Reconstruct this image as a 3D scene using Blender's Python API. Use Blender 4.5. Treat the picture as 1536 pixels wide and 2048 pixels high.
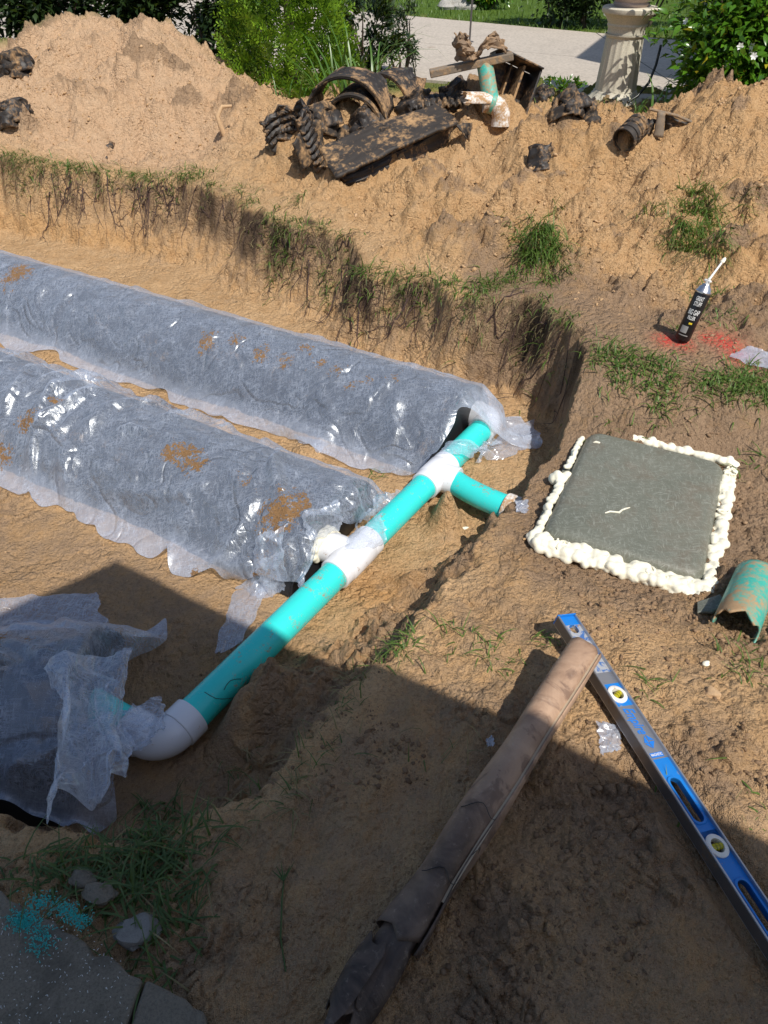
import bpy, bmesh, math, random
import numpy as np
from mathutils import Vector, Matrix, Euler
for o in list(bpy.data.objects): bpy.data.objects.remove(o)
SC = bpy.context.scene
COL = SC.collection
# ------------------------------------------------------------------ camera, sky, sun
PITCH = math.radians(41); FP = 1420.; CH = 1.55
cam = bpy.data.cameras.new('camera'); cam.sensor_fit = 'VERTICAL'; cam.sensor_height = 24
cam.lens = FP / 2048 * 24; cam.clip_start = .02; cam.clip_end = 3000
co = bpy.data.objects.new('camera', cam); COL.objects.link(co)
co.location = (0, 0, CH); co.rotation_euler = (math.pi/2 - PITCH, 0, 0)
SC.camera = co
SUN = Vector((.28, -.48, .83)).normalized()          # towards the sun
elev = math.asin(SUN.z); azim = math.atan2(SUN.x, SUN.y)
W = bpy.data.worlds.new('World'); SC.world = W; W.use_nodes = True
wn = W.node_tree; sky = wn.nodes.new('ShaderNodeTexSky'); sky.sky_type = 'NISHITA'; sky.sun_disc = False
sky.sun_elevation = elev; sky.sun_rotation = azim
wn.links.new(sky.outputs[0], wn.nodes['Background'].inputs[0]); wn.nodes['Background'].inputs[1].default_value = .115
sl = bpy.data.lights.new('sun', 'SUN'); sl.energy = 4.6; sl.angle = math.radians(.53); sl.color = (1, .95, .87)
so = bpy.data.objects.new('sun', sl); COL.objects.link(so); so.location = (4, -4, 9)
so.rotation_euler = SUN.to_track_quat('Z', 'Y').to_euler()
SC.view_settings.view_transform = 'Standard'; SC.view_settings.look = 'None'
SC.view_settings.exposure = 0.0; SC.view_settings.gamma = 1; SC.view_settings.use_curve_mapping = False

# ------------------------------------------------------------------ measuring helpers
cP, sP = math.cos(PITCH), math.sin(PITCH)
def at(px, py, z=0.):
    u = (px-768)/FP; v = (py-1024)/FP; d = (CH-z)/(sP+v*cP)
    return Vector((u*d, d*(cP-v*sP), z))
def atY(px, py, Y):
    u = (px-768)/FP; v = (py-1024)/FP; d = Y/(cP-v*sP)
    return Vector((u*d, Y, CH-d*(sP+v*cP)))

# ------------------------------------------------------------------ noise
_rs = np.random.RandomState(7); _perm = _rs.permutation(4096); _g = _rs.rand(4096)*2*np.pi
def pn(x, y, seed=0):
    x = np.asarray(x, float)+seed*17.31; y = np.asarray(y, float)+seed*9.77
    xi = np.floor(x).astype(np.int64); yi = np.floor(y).astype(np.int64); xf = x-xi; yf = y-yi
    def gr(ix, iy, dx, dy):
        a = _g[_perm[(_perm[ix & 4095]+iy) & 4095]]
        return np.cos(a)*dx+np.sin(a)*dy
    u = xf**3*(xf*(xf*6-15)+10); v = yf**3*(yf*(yf*6-15)+10)
    a = gr(xi, yi, xf, yf); b = gr(xi+1, yi, xf-1, yf); c = gr(xi, yi+1, xf, yf-1); d = gr(xi+1, yi+1, xf-1, yf-1)
    return ((a+(b-a)*u)*(1-v)+(c+(d-c)*u)*v)*1.5
def fbm(x, y, s=0, o=3):
    r = 0; a = 1
    for i in range(o): r = r+a*pn(x*2**i, y*2**i, s+i*3); a *= .5
    return r
def clump(x, y, s=0, edge=.3, pw=2.):
    """broken-clod relief: every cell of a jittered lattice stands at its own height, with steep sides and tilted tops"""
    x = np.asarray(x, float)+s*11.7; y = np.asarray(y, float)+s*5.3; sh = x.shape; x = x.ravel(); y = y.ravel(); xi = np.floor(x).astype(np.int64); yi = np.floor(y).astype(np.int64)
    f1 = np.full(len(x), 9.); f2 = np.full(len(x), 9.); hv = np.zeros(len(x))
    for i in (-1, 0, 1):
        for j in (-1, 0, 1):
            k = _perm[(_perm[(xi+i) & 4095]+yi+j) & 4095]; a = _g[k]; r = _g[(k+991) & 4095]/6.2832; dx = xi+i+.5+.45*np.cos(a)-x; dy = yi+j+.5+.45*np.sin(a)-y; d = dx*dx+dy*dy
            n = d < f1; f2 = np.where(n, f1, np.minimum(f2, d)); hv = np.where(n, r**pw+.55*r*(dx*np.cos(a*3)+dy*np.sin(a*3)), hv); f1 = np.where(n, d, f1)
    t = np.clip((np.sqrt(f2)-np.sqrt(f1))/edge, 0, 1); return (hv*t*(2-t)).reshape(sh)
def sst(a, b, x):
    t = np.clip((x-a)/(b-a), 0, 1); return t*t*(3-2*t)

# ------------------------------------------------------------------ mesh helpers
def mesh_np(name, V, F):
    V = np.asarray(V, np.float32); F = np.asarray(F, np.int32); k = F.shape[1]
    me = bpy.data.meshes.new(name)
    me.vertices.add(len(V)); me.vertices.foreach_set('co', V.ravel())
    me.loops.add(F.size); me.loops.foreach_set('vertex_index', F.ravel())
    me.polygons.add(len(F)); me.polygons.foreach_set('loop_start', np.arange(0, F.size, k, dtype=np.int32))
    me.polygons.foreach_set('loop_total', np.full(len(F), k, np.int32))
    me.update(calc_edges=True); return me
def gridfaces(nr, nc):
    i = np.arange(nr*nc).reshape(nr, nc)
    return np.stack([i[:-1, :-1], i[:-1, 1:], i[1:, 1:], i[1:, :-1]], -1).reshape(-1, 4)
def attr(me, name, vals):
    a = me.attributes.new(name, 'FLOAT', 'POINT'); a.data.foreach_set('value', np.asarray(vals, np.float32).ravel())
class MB:
    def __init__(s): s.v = []; s.f = []
    def add(s, vs, fs):
        n = len(s.v); s.v += [tuple(v) for v in vs]; s.f += [tuple(i+n for i in f) for f in fs]; return s
    def box(s, x0, x1, y0, y1, z0, z1, M=None):
        vs = [Vector((x, y, z)) for x in (x0, x1) for y in (y0, y1) for z in (z0, z1)]
        if M: vs = [M @ v for v in vs]
        return s.add(vs, [(0, 1, 3, 2), (4, 6, 7, 5), (0, 4, 5, 1), (2, 3, 7, 6), (0, 2, 6, 4), (1, 5, 7, 3)])
    def tube(s, pts, rad, n=12, cap=True, up=None):
        pts = [Vector(p) for p in pts]; m = len(pts)
        rad = rad if hasattr(rad, '__len__') else [rad]*m
        t0 = (pts[1]-pts[0]).normalized(); a = Vector(up) if up else (Vector((0, 0, 1)) if abs(t0.z) < .9 else Vector((1, 0, 0)))
        b0 = len(s.v); nx = (a-t0*a.dot(t0)).normalized()
        for i in range(m):
            t = (pts[min(i+1, m-1)]-pts[max(i-1, 0)]).normalized()
            nx = (nx-t*nx.dot(t)).normalized(); ny = t.cross(nx)
            for k in range(n):
                an = 2*math.pi*k/n; s.v.append(tuple(pts[i]+(nx*math.cos(an)+ny*math.sin(an))*rad[i]))
        for i in range(m-1):
            for k in range(n):
                k2 = (k+1) % n; s.f.append((b0+i*n+k, b0+i*n+k2, b0+(i+1)*n+k2, b0+(i+1)*n+k))
        if cap:
            s.f.append(tuple(b0+k for k in range(n-1, -1, -1))); s.f.append(tuple(b0+(m-1)*n+k for k in range(n)))
        return s
    def lathe(s, prof, n=32, M=None, flute=None):
        b0 = len(s.v)
        for j, (r, z) in enumerate(prof):
            for k in range(n):
                an = 2*math.pi*k/n; rr = r*(flute(an, j) if flute else 1)
                v = Vector((rr*math.cos(an), rr*math.sin(an), z)); s.v.append(tuple(M @ v if M else v))
        for j in range(len(prof)-1):
            for k in range(n):
                k2 = (k+1) % n; s.f.append((b0+j*n+k, b0+j*n+k2, b0+(j+1)*n+k2, b0+(j+1)*n+k))
        return s
def link(name, me, mat, parent=None, loc=None, smooth=True):
    if mat: me.materials.append(mat)
    if smooth: me.polygons.foreach_set('use_smooth', np.ones(len(me.polygons), bool))
    o = bpy.data.objects.new(name, me); COL.objects.link(o)
    if parent: o.parent = parent
    if loc is not None: o.location = loc
    return o
def part(root, name, mb, mat, smooth=True, bev=0, local=False, autos=True):
    """mb in world coordinates (unless local) -> child of root"""
    v = np.array(mb.v, float)
    if not local: v = v-np.array(root.location)
    me = bpy.data.meshes.new(name); me.from_pydata([tuple(x) for x in v], [], mb.f); me.update()
    o = link(name, me, mat, root, smooth=smooth)
    if bev:
        m = o.modifiers.new('bevel', 'BEVEL'); m.width = bev; m.segments = 2; m.limit_method = 'ANGLE'
    if smooth and autos: auto(o)
    return o
def auto(o, ang=40):
    m = o.data
    try:
        m.set_sharp_from_angle(angle=math.radians(ang))
    except Exception: pass
def tag(o, label=None, cat=None, group=None, kind=None):
    if label: o['label'] = label
    if cat: o['category'] = cat
    if group: o['group'] = group
    if kind: o['kind'] = kind
    return o
def thing(name, loc, label, cat, group=None, rz=0):
    o = bpy.data.objects.new(name, None); COL.objects.link(o); o.location = loc; o.rotation_euler = (0, 0, rz)
    o.empty_display_size = .05
    return tag(o, label, cat, group)
def single(name, mb, mat, label, cat, group=None, smooth=True, bev=0):
    v = np.array(mb.v, float); c = np.array([v[:, 0].mean(), v[:, 1].mean(), v[:, 2].min()])
    me = bpy.data.meshes.new(name); me.from_pydata([tuple(x) for x in v-c], [], mb.f); me.update()
    o = link(name, me, mat, None, c, smooth)
    if smooth: auto(o)
    if bev:
        m = o.modifiers.new('bevel', 'BEVEL'); m.width = bev; m.segments = 2; m.limit_method = 'ANGLE'
    return tag(o, label, cat, group)
def text_mesh(body, size, bold=True, extrude=.0):
    cu = bpy.data.curves.new('text', 'FONT'); cu.body = body; cu.size = size; cu.resolution_u = 3; cu.align_x = 'LEFT'; cu.align_y = 'CENTER'; cu.offset = .02*size if bold else 0
    o = bpy.data.objects.new('text', cu); COL.objects.link(o); bpy.context.view_layer.update()
    me = bpy.data.meshes.new_from_object(o.evaluated_get(bpy.context.evaluated_depsgraph_get())); bpy.data.objects.remove(o); bpy.data.curves.remove(cu)
    return [v.co.copy() for v in me.vertices], [tuple(p.vertices) for p in me.polygons]
def solid(o, t, off=0):
    m = o.modifiers.new('solid', 'SOLIDIFY'); m.thickness = t; m.offset = off; return o

# ------------------------------------------------------------------ materials
class NT:
    def __init__(s, name):
        s.m = bpy.data.materials.new(name); s.m.use_nodes = True; s.t = s.m.node_tree; s.b = s.t.nodes['Principled BSDF']; s.out = s.t.nodes['Material Output']
    def n(s, typ, **k):
        x = s.t.nodes.new('ShaderNode'+typ)
        for a, b in k.items():
            if hasattr(x, a): setattr(x, a, b)
            else: x.inputs[a.replace('_', ' ')].default_value = b
        return x
    def l(s, a, b): s.t.links.new(a, b)
    def noise(s, scale, detail=4, rough=.55, dist=0, vec=None):
        x = s.n('TexNoise'); x.inputs['Scale'].default_value = scale; x.inputs['Detail'].default_value = detail
        x.inputs['Roughness'].default_value = rough; x.inputs['Distortion'].default_value = dist
        if vec is not None: s.l(vec, x.inputs['Vector'])
        return x.outputs[0]
    def ramp(s, fac, stops):
        x = s.n('ValToRGB'); e = x.color_ramp.elements
        while len(e) < len(stops): e.new(.5)
        for i, (p, c) in enumerate(stops):
            e[i].position = p; e[i].color = (c, c, c, 1) if not hasattr(c, '__len__') else (*c, 1)
        s.l(fac, x.inputs[0]); return x.outputs[0]
    def mix(s, fac, a, b, mode='MIX'):
        x = s.n('MixRGB'); x.blend_type = mode
        for i, q in ((0, fac), (1, a), (2, b)):
            if isinstance(q, (int, float)): x.inputs[i].default_value = q if i == 0 else (q, q, q, 1)
            elif isinstance(q, tuple): x.inputs[i].default_value = (*q, 1)
            else: s.l(q, x.inputs[i])
        return x.outputs[0]
    def math(s, op, a, b=0.):
        x = s.n('Math'); x.operation = op
        for i, q in ((0, a), (1, b)):
            if isinstance(q, (int, float)): x.inputs[i].default_value = q
            else: s.l(q, x.inputs[i])
        return x.outputs[0]
    def attr(s, name):
        x = s.n('Attribute'); x.attribute_name = name; return x.outputs['Fac']
    def coord(s, which='Object'): return s.n('TexCoord').outputs[which]
    def pos(s): return s.n('NewGeometry').outputs['Position']
    def mapping(s, vec, sc=(1, 1, 1), rot=(0, 0, 0)):
        x = s.n('Mapping'); s.l(vec, x.inputs[0]); x.inputs['Scale'].default_value = sc; x.inputs['Rotation'].default_value = rot; return x.outputs[0]
    def bump(s, h, strength=.5, dist=.01):
        x = s.n('Bump'); x.inputs['Strength'].default_value = strength; x.inputs['Distance'].default_value = dist
        s.l(h, x.inputs['Height']); s.l(x.outputs[0], s.b.inputs['Normal']); return x.outputs[0]
    def base(s, c):
        if isinstance(c, tuple): s.b.inputs['Base Color'].default_value = (*c, 1)
        else: s.l(c, s.b.inputs['Base Color'])
        return s
    def set(s, **k):
        for a, b in k.items(): s.b.inputs[a.replace('_', ' ')].default_value = b
        return s
SOILA = (.53, .315, .145); SOILB = (.64, .405, .21)
DIRT = (.27, .178, .110); DIRT2 = (.40, .272, .172)
def dirty(name, col, rough=.5, dirt=.5, dirtcol=(.30, .19, .10), scale=9, bump=.2, var=.15, metal=0, spec=.5):
    """painted / plastic / wood surface with specks and smears of soil"""
    t = NT(name); p = t.coord()
    a = t.noise(scale, 6, .65, .3, p); b = t.noise(scale*7, 4, .6, 0, p)
    m = t.ramp(t.mix(.35, a, b), [(.62-dirt*.30, 0), (.70-dirt*.22, 1)])
    c = t.mix(t.noise(scale*.6, 3, .5, 0, p), tuple(x*(1-var) for x in col), tuple(min(1, x*(1+var)) for x in col))
    t.base(t.mix(m, c, t.mix(b, tuple(x*.7 for x in dirtcol), tuple(x*1.25 for x in dirtcol)))); t.set(Roughness=rough, Metallic=metal)
    t.b.inputs['Specular IOR Level'].default_value = spec
    t.l(t.math('ADD', t.math('MULTIPLY', m, .5), rough*.9), t.b.inputs['Roughness'])
    t.bump(t.mix(.5, m, b), bump, .004); return t.m
def leafmat(name, c1, c2, rough=.38, trans=.25, yellow=0):
    t = NT(name); p = t.coord(); g = t.n('NewGeometry')
    r = g.outputs['Random Per Island']; c = t.mix(r, c1, c2)
    if yellow: c = t.mix(t.ramp(r, [(1-yellow, 0), (1-yellow*.9, 1)]), c, (.45, .40, .03))
    t.base(c); t.set(Roughness=rough)
    tr = t.n('BsdfTranslucent'); t.l(t.mix(.4, c, (.35, .5, .05)), tr.inputs[0])
    mx = t.n('MixShader'); mx.inputs[0].default_value = trans
    t.l(t.b.outputs[0], mx.inputs[1]); t.l(tr.outputs[0], mx.inputs[2]); t.l(mx.outputs[0], t.out.inputs[0]); return t.m

def ground_mat():
    t = NT('soil'); p = t.pos()
    n1 = t.noise(2.2, 2, .6, .4, p); n2 = t.noise(14, 3, .65, .2, p); n3 = t.noise(85, 2, .7, 0, p); n4 = t.noise(400, 1, .7, 0, p)
    sand = t.mix(n1, SOILA, SOILB); sand = t.mix(t.ramp(n2, [(.3, 0), (.75, 1)]), sand, (.70, .47, .26))
    pale = t.mix(n2, (.62, .40, .235), (.74, .52, .34))
    sand = t.mix(t.attr('pale'), sand, pale)
    orange = t.mix(n2, (.56, .30, .11), (.66, .40, .18))
    sand = t.mix(t.attr('orange'), sand, orange)
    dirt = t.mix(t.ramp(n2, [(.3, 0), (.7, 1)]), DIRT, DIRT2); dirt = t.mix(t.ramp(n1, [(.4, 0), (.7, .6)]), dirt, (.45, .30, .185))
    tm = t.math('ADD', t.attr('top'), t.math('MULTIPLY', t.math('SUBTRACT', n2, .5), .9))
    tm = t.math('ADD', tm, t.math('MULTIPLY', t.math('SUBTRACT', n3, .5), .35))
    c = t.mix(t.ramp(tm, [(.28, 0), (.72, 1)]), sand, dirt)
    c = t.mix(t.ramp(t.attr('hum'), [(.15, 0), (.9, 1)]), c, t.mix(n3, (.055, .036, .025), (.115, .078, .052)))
    c = t.mix(t.ramp(n3, [(.32, .6), (.48, 0)]), c, t.mix(.55, c, (.07, .04, .02)))
    c = t.mix(t.ramp(n4, [(.30, .35), (.42, 0)]), c, (.10, .062, .035)); c = t.mix(t.ramp(n4, [(.62, 0), (.75, .35)]), c, (.78, .60, .40))
    red = t.math('MULTIPLY', t.attr('red'), t.ramp(n3, [(.36, 0), (.56, 1)]))
    c = t.mix(red, c, (.72, .075, .06))
    lawn = t.mix(t.noise(30, 4, .7, 0, p), (.05, .10, .014), (.14, .22, .03))
    c = t.mix(t.attr('lawn'), c, lawn)
    t.base(c); t.set(Roughness=.95); t.b.inputs['Specular IOR Level'].default_value = .12
    h = t.math('ADD', t.math('MULTIPLY', n3, .7), t.math('MULTIPLY', n4, .28)); h = t.math('ADD', h, t.math('MULTIPLY', n2, .35))
    v = t.n('TexVoronoi'); v.feature = 'F1'; v.inputs['Scale'].default_value = 42; t.l(t.mix(.05, p, t.noise(24, 2, .5, 0, p)), v.inputs['Vector'])
    h = t.math('SUBTRACT', h, t.math('MULTIPLY', t.math('POWER', v.outputs['Distance'], 1.5), t.ramp(t.noise(5, 2, .5, 0, p), [(.35, .0), (.65, .9)])))
    t.bump(h, 1.0, .026); return t.m
def clod_mat(name, c1, c2):
    t = NT(name); p = t.pos(); g = t.n('NewGeometry'); n = t.noise(90, 5, .7, 0, p)
    t.base(t.mix(g.outputs['Random Per Island'], t.mix(n, tuple(x*.75 for x in c1), c1), t.mix(n, tuple(x*.8 for x in c2), c2))); t.set(Roughness=.95); t.b.inputs['Specular IOR Level'].default_value = .1
    t.bump(n, .9, .006); return t.m
def fabric_mat(name, op=.295, dirt=(.32, .185, .085), bs=.5):
    t = NT(name); p = t.pos()
    w = t.mix(.07, p, t.noise(3.5, 2, .5, 0, p))
    f1 = t.noise(26, 4, .75, 1.2, t.mapping(w, (5.5, 1.2, 1.5), (0, 0, -.5))); f2 = t.noise(30, 4, .75, 1.2, t.mapping(w, (1.2, 5.5, 1.5), (0, 0, .35)))
    f = t.math('MAXIMUM', f1, f2); big = t.noise(11, 3, .6, .6, p)
    fac = t.math('MULTIPLY', t.ramp(f, [(.46, 0), (.80, 1)]), t.ramp(big, [(.30, .12), (.70, .80)]))
    fac = t.math('ADD', fac, op-.12); fac = t.math('ADD', fac, t.attr('thick'))
    lw = t.n('LayerWeight'); lw.inputs[0].default_value = .25; fac = t.math('ADD', fac, t.math('MULTIPLY', lw.outputs['Facing'], .30))
    fac = t.math('MINIMUM', t.math('MAXIMUM', fac, .10), .97)
    t.base(t.mix(f, (.46, .61, .92), (.88, .93, 1.0))); t.set(Roughness=.4); t.b.inputs['Specular IOR Level'].default_value = .3  # blue in the base colour stands in for sky reflected off white fabric
    cr = t.math('ABSOLUTE', t.math('SUBTRACT', t.noise(4.2, 1, .5, 1.2, w), .5)); cr2 = t.math('ABSOLUTE', t.math('SUBTRACT', t.noise(12, 1, .55, .8, w), .5))
    hgt = t.math('ADD', t.math('MULTIPLY', t.math('MINIMUM', cr, .07), 5.), t.math('MULTIPLY', t.math('MULTIPLY', t.math('MINIMUM', cr2, .06), 1.5), t.ramp(t.noise(3.1, 1, .5, 0, p), [(.42, 0), (.62, 1)])))
    bn = t.bump(t.math('ADD', hgt, t.math('MULTIPLY', f, .07)), bs, .03)
    gl = t.n('BsdfGlossy'); gl.inputs['Roughness'].default_value = .24; gl.inputs[0].default_value = (.9, .95, 1, 1); t.l(bn, gl.inputs['Normal'])
    tl = t.n('BsdfTranslucent'); tl.inputs[0].default_value = (.78, .80, .84, 1)
    m0 = t.n('MixShader'); m0.inputs[0].default_value = .35; t.l(t.b.outputs[0], m0.inputs[1]); t.l(tl.outputs[0], m0.inputs[2])
    tr = t.n('BsdfTransparent'); m1 = t.n('MixShader'); t.l(fac, m1.inputs[0]); t.l(tr.outputs[0], m1.inputs[1]); t.l(m0.outputs[0], m1.inputs[2])
    mg = t.n('MixShader'); mg.inputs[0].default_value = .085; t.l(m1.outputs[0], mg.inputs[1]); t.l(gl.outputs[0], mg.inputs[2]); m1 = mg
    d = t.n('BsdfDiffuse'); n9 = t.noise(170, 3, .7, 0, p); t.l(t.mix(n9, tuple(x*.35 for x in dirt), tuple(x*1.6 for x in dirt)), d.inputs[0])
    bp = t.n('Bump'); bp.inputs['Distance'].default_value = .012; t.l(n9, bp.inputs['Height']); t.l(bp.outputs[0], d.inputs['Normal'])
    dm = t.math('ADD', t.attr('dirt'), t.math('MULTIPLY', t.math('SUBTRACT', t.noise(30, 3, .7, .3, p), .5), 1.5)); dm = t.math('ADD', dm, t.math('MULTIPLY', t.math('SUBTRACT', t.noise(110, 3, .7, 0, p), .5), 1.3))
    m2 = t.n('MixShader'); t.l(t.ramp(dm, [(.50, 0), (.56, .97)]), m2.inputs[0]); t.l(m1.outputs[0], m2.inputs[1]); t.l(d.outputs[0], m2.inputs[2])
    t.l(m2.outputs[0], t.out.inputs[0]); return t.m
M = {}
M['soil'] = ground_mat()
M['clod'] = clod_mat('sand_clods', (.50, .315, .16), (.64, .43, .25)); M['clod_dirt'] = clod_mat('dirt_clods', (.24, .155, .095), (.42, .28, .17))
M['clod_fg'] = clod_mat('dark_clods', (.20, .13, .08), (.36, .24, .145))  # slightly darker browns than the dirt clods
M['fabric'] = fabric_mat('nonwoven_fabric'); M['fabric_loose'] = fabric_mat('loose_nonwoven_fabric', .30, bs=.12)
M['pipe'] = dirty('turquoise_pvc', (.042, .70, .655), .30, .22, (.36, .22, .11), 17, .12, .05)
M['pipe_old'] = dirty('weathered_turquoise_pvc', (.05, .42, .34), .42, .60, (.40, .26, .14), 9, .2, .1)
M['white_pvc'] = dirty('white_pvc', (.80, .81, .84), .28, .08, (.34, .22, .12), 18, .1, .03)
M['white_old'] = dirty('stained_white_pvc', (.78, .75, .70), .5, .62, (.42, .25, .12), 13, .2, .05)
M['blackp'] = dirty('black_chamber_plastic', (.018, .019, .022), .45, .12, (.20, .13, .07), 8, .1, .2)
M['blackold'] = dirty('old_black_plastic', (.030, .025, .022), .6, .42, (.34, .21, .11), 6, .5, .3)
M['blackold2'] = dirty('soil_crusted_black_plastic', (.036, .029, .024), .75, .46, (.40, .245, .12), 5, .6, .3)
M['lid'] = None
t = NT('lid_fibreglass'); p = t.coord(); w = t.mix(.1, p, t.noise(6, 3, .5, 0, p))
f = t.math('MAXIMUM', t.noise(40, 5, .7, .8, t.mapping(w, (5, 1, 1), (0, 0, .5))), t.noise(40, 5, .7, .8, t.mapping(w, (1, 5, 1), (0, 0, .9))))
c = t.mix(t.noise(5, 4, .6, .4, p), (.100, .110, .086), (.195, .195, .155)); c = t.mix(t.ramp(t.noise(9, 5, .6, .5, p), [(.5, 0), (.75, .6)]), c, (.15, .115, .08))
c = t.mix(t.ramp(f, [(.52, 0), (.82, .8)]), c, (.42, .44, .39)); t.base(c); t.set(Roughness=.5); t.bump(f, .25, .004); M['lid'] = t.m
t = NT('foam'); p = t.coord(); n = t.noise(60, 4, .6, 0, p); t.base(t.mix(n, (.80, .75, .57), (.92, .88, .74))); t.set(Roughness=.6); t.b.inputs['Subsurface Weight'].default_value = .0; t.bump(n, .3, .004); M['foam'] = t.m
t = NT('brushed_aluminium'); p = t.coord(); n = t.noise(30, 4, .6, 0, t.mapping(p, (1, 30, 1))); t.base(t.mix(n, (.42, .43, .45), (.60, .60, .62))); t.set(Metallic=.85, Roughness=.42); t.bump(n, .08, .001); M['alu'] = t.m
M['alu_dark'] = dirty('dull_aluminium_edge', (.16, .15, .15), .45, .25, (.22, .15, .09), 20, .05, .1, metal=.7)
M['blue'] = dirty('blue_paint', (.012, .20, .62), .35, .10, (.30, .27, .24), 40, .05, .1)
t = NT('worn_blue_paint'); p = t.coord(); n = t.noise(45, 6, .7, .4, p); c = t.mix(t.ramp(n, [(.44, 0), (.50, 1)]), (.08, .20, .50), (.50, .51, .53))
c = t.mix(t.ramp(t.noise(60, 5, .7, 0, p), [(.60, 0), (.64, 1)]), c, (.50, .27, .08)); t.base(c); t.set(Metallic=.3, Roughness=.5); M['blueworn'] = t.m
M['vialring'] = dirty('vial_ring', (.82, .80, .74), .4, .15, (.4, .3, .2), 60, .05, .05)
t = NT('vial_fluid'); t.base((.62, .55, .02)); t.set(Roughness=.05); t.b.inputs['Transmission Weight'].default_value = .35; t.b.inputs['IOR'].default_value = 1.4; M['vial'] = t.m
t = NT('blackmark'); t.base((.01, .01, .01)); t.set(Roughness=.4); M['black'] = t.m
t = NT('white_print'); t.base((.80, .80, .78)); t.set(Roughness=.5); M['print'] = t.m
t = NT('blue_print'); t.base((.015, .19, .66)); t.set(Roughness=.45); M['blueprint'] = t.m
t = NT('yellow_print'); t.base((.75, .55, .03)); t.set(Roughness=.5); M['yellow'] = t.m
t = NT('grey_print'); t.base((.30, .29, .28)); t.set(Roughness=.5); M['greyprint'] = t.m
t = NT('can_black'); t.base((.012, .012, .014)); t.set(Roughness=.28); M['can'] = t.m
t = NT('tin'); t.base((.62, .62, .63)); t.set(Metallic=.95, Roughness=.25); M['tin'] = t.m
t = NT('cardboard'); q = t.coord(); n = t.noise(9, 4, .65, .8, q); n2 = t.noise(60, 4, .7, 0, q)
c = t.mix(t.ramp(n, [(.3, 0), (.7, 1)]), (.27, .165, .105), (.50, .335, .225)); c = t.mix(t.ramp(t.noise(13, 4, .6, .8, q), [(.54, 0), (.62, .75)]), c, (.16, .095, .065))
g = t.attr('wet'); c = t.mix(g, c, t.mix(t.ramp(n, [(.35, 0), (.65, 1)]), (.030, .020, .016), (.15, .105, .078))); c = t.mix(t.ramp(n2, [(.58, 0), (.74, .4)]), c, (.46, .36, .28))
t.base(c); t.set(Roughness=.62); t.bump(t.math('ADD', n2, t.math('MULTIPLY', n, 1.5)), .3, .006); M['card'] = t.m
t = NT('card_edge'); q = t.coord(); t.base(t.mix(t.noise(40, 5, .7, 0, q), (.40, .30, .19), (.66, .55, .40))); t.set(Roughness=.9); M['cardedge'] = t.m
def concrete(name, c1, c2, sc=3, stain=.5, bump=.25):
    t = NT(name); p = t.pos(); a = t.noise(sc, 6, .65, .3, p); b = t.noise(sc*40, 4, .7, 0, p)
    c = t.mix(a, c1, c2); c = t.mix(t.ramp(b, [(.35, .55), (.52, 0)]), c, tuple(x*.55 for x in c1)); c = t.mix(t.ramp(b, [(.60, 0), (.74, .5)]), c, tuple(min(1, x*1.5) for x in c2))
    c = t.mix(t.ramp(t.noise(sc*2.3, 5, .6, .6, p), [(.5, 0), (.72, stain)]), c, tuple(x*.5 for x in c1)); t.base(c); t.set(Roughness=.9); t.bump(b, bump, .006); return t.m
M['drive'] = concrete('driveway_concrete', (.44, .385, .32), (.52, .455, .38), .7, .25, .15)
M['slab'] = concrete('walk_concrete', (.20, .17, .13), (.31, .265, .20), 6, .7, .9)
M['rock'] = concrete('pale_rock', (.36, .34, .31), (.56, .54, .50), 16, .5, 1.0)
M['pillar'] = concrete('cast_stone', (.60, .55, .43), (.68, .63, .51), 3, .12, .12)
M['urn'] = concrete('pinkish_urn', (.44, .34, .30), (.54, .43, .38), 5, .3, .3)
M['grass'] = leafmat('grass_blades', (.055, .115, .014), (.14, .23, .045), .5, .3)
M['grassdry'] = leafmat('dry_grass', (.16, .13, .055), (.36, .29, .14), .7, .2)
M['grassfg'] = leafmat('shade_tinted_grass', (.045, .09, .018), (.10, .16, .04), .5, .25)  # darker copy of the grass colours, with the shade painted in
M['thuja'] = leafmat('thuja_scales', (.06, .15, .008), (.24, .40, .02), .5, .25)
M['hedge'] = leafmat('hedge_leaves', (.008, .020, .006), (.03, .06, .014), .45, .15)
M['garden'] = leafmat('gardenia_leaves', (.035, .115, .010), (.115, .27, .018), .25, .28, .03)
M['strap'] = leafmat('strap_leaves', (.05, .12, .02), (.11, .22, .04), .35, .25)
M['petal'] = leafmat('white_petals', (.80, .80, .76), (.90, .90, .86), .5, .2)
M['bark'] = dirty('bark', (.085, .058, .042), .85, .2, (.16, .12, .08), 14, .8, .3)
M['root'] = dirty('roots', (.062, .034, .03), .85, .2, (.22, .14, .085), 25, .4, .4)
M['wood'] = dirty('weathered_plank', (.21, .165, .12), .85, .45, (.34, .22, .12), 7, .7, .3)
M['rag'] = dirty('muddy_rag', (.22, .15, .095), .85, .55, (.34, .22, .125), 9, .5, .3)
M['wall'] = concrete('stucco', (.45, .40, .34), (.52, .47, .40), 2, .2, .3); M['shingle'] = concrete('shingles', (.07, .065, .06), (.12, .11, .1), 5, .3, .4)
M['hose'] = dirty('hose_rubber', (.012, .016, .014), .4, .1, (.2, .15, .1), 20, .05, .2)
M['shave'] = leafmat('pipe_shavings_plastic', (.02, .42, .40), (.06, .66, .62), .4, .2)

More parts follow.
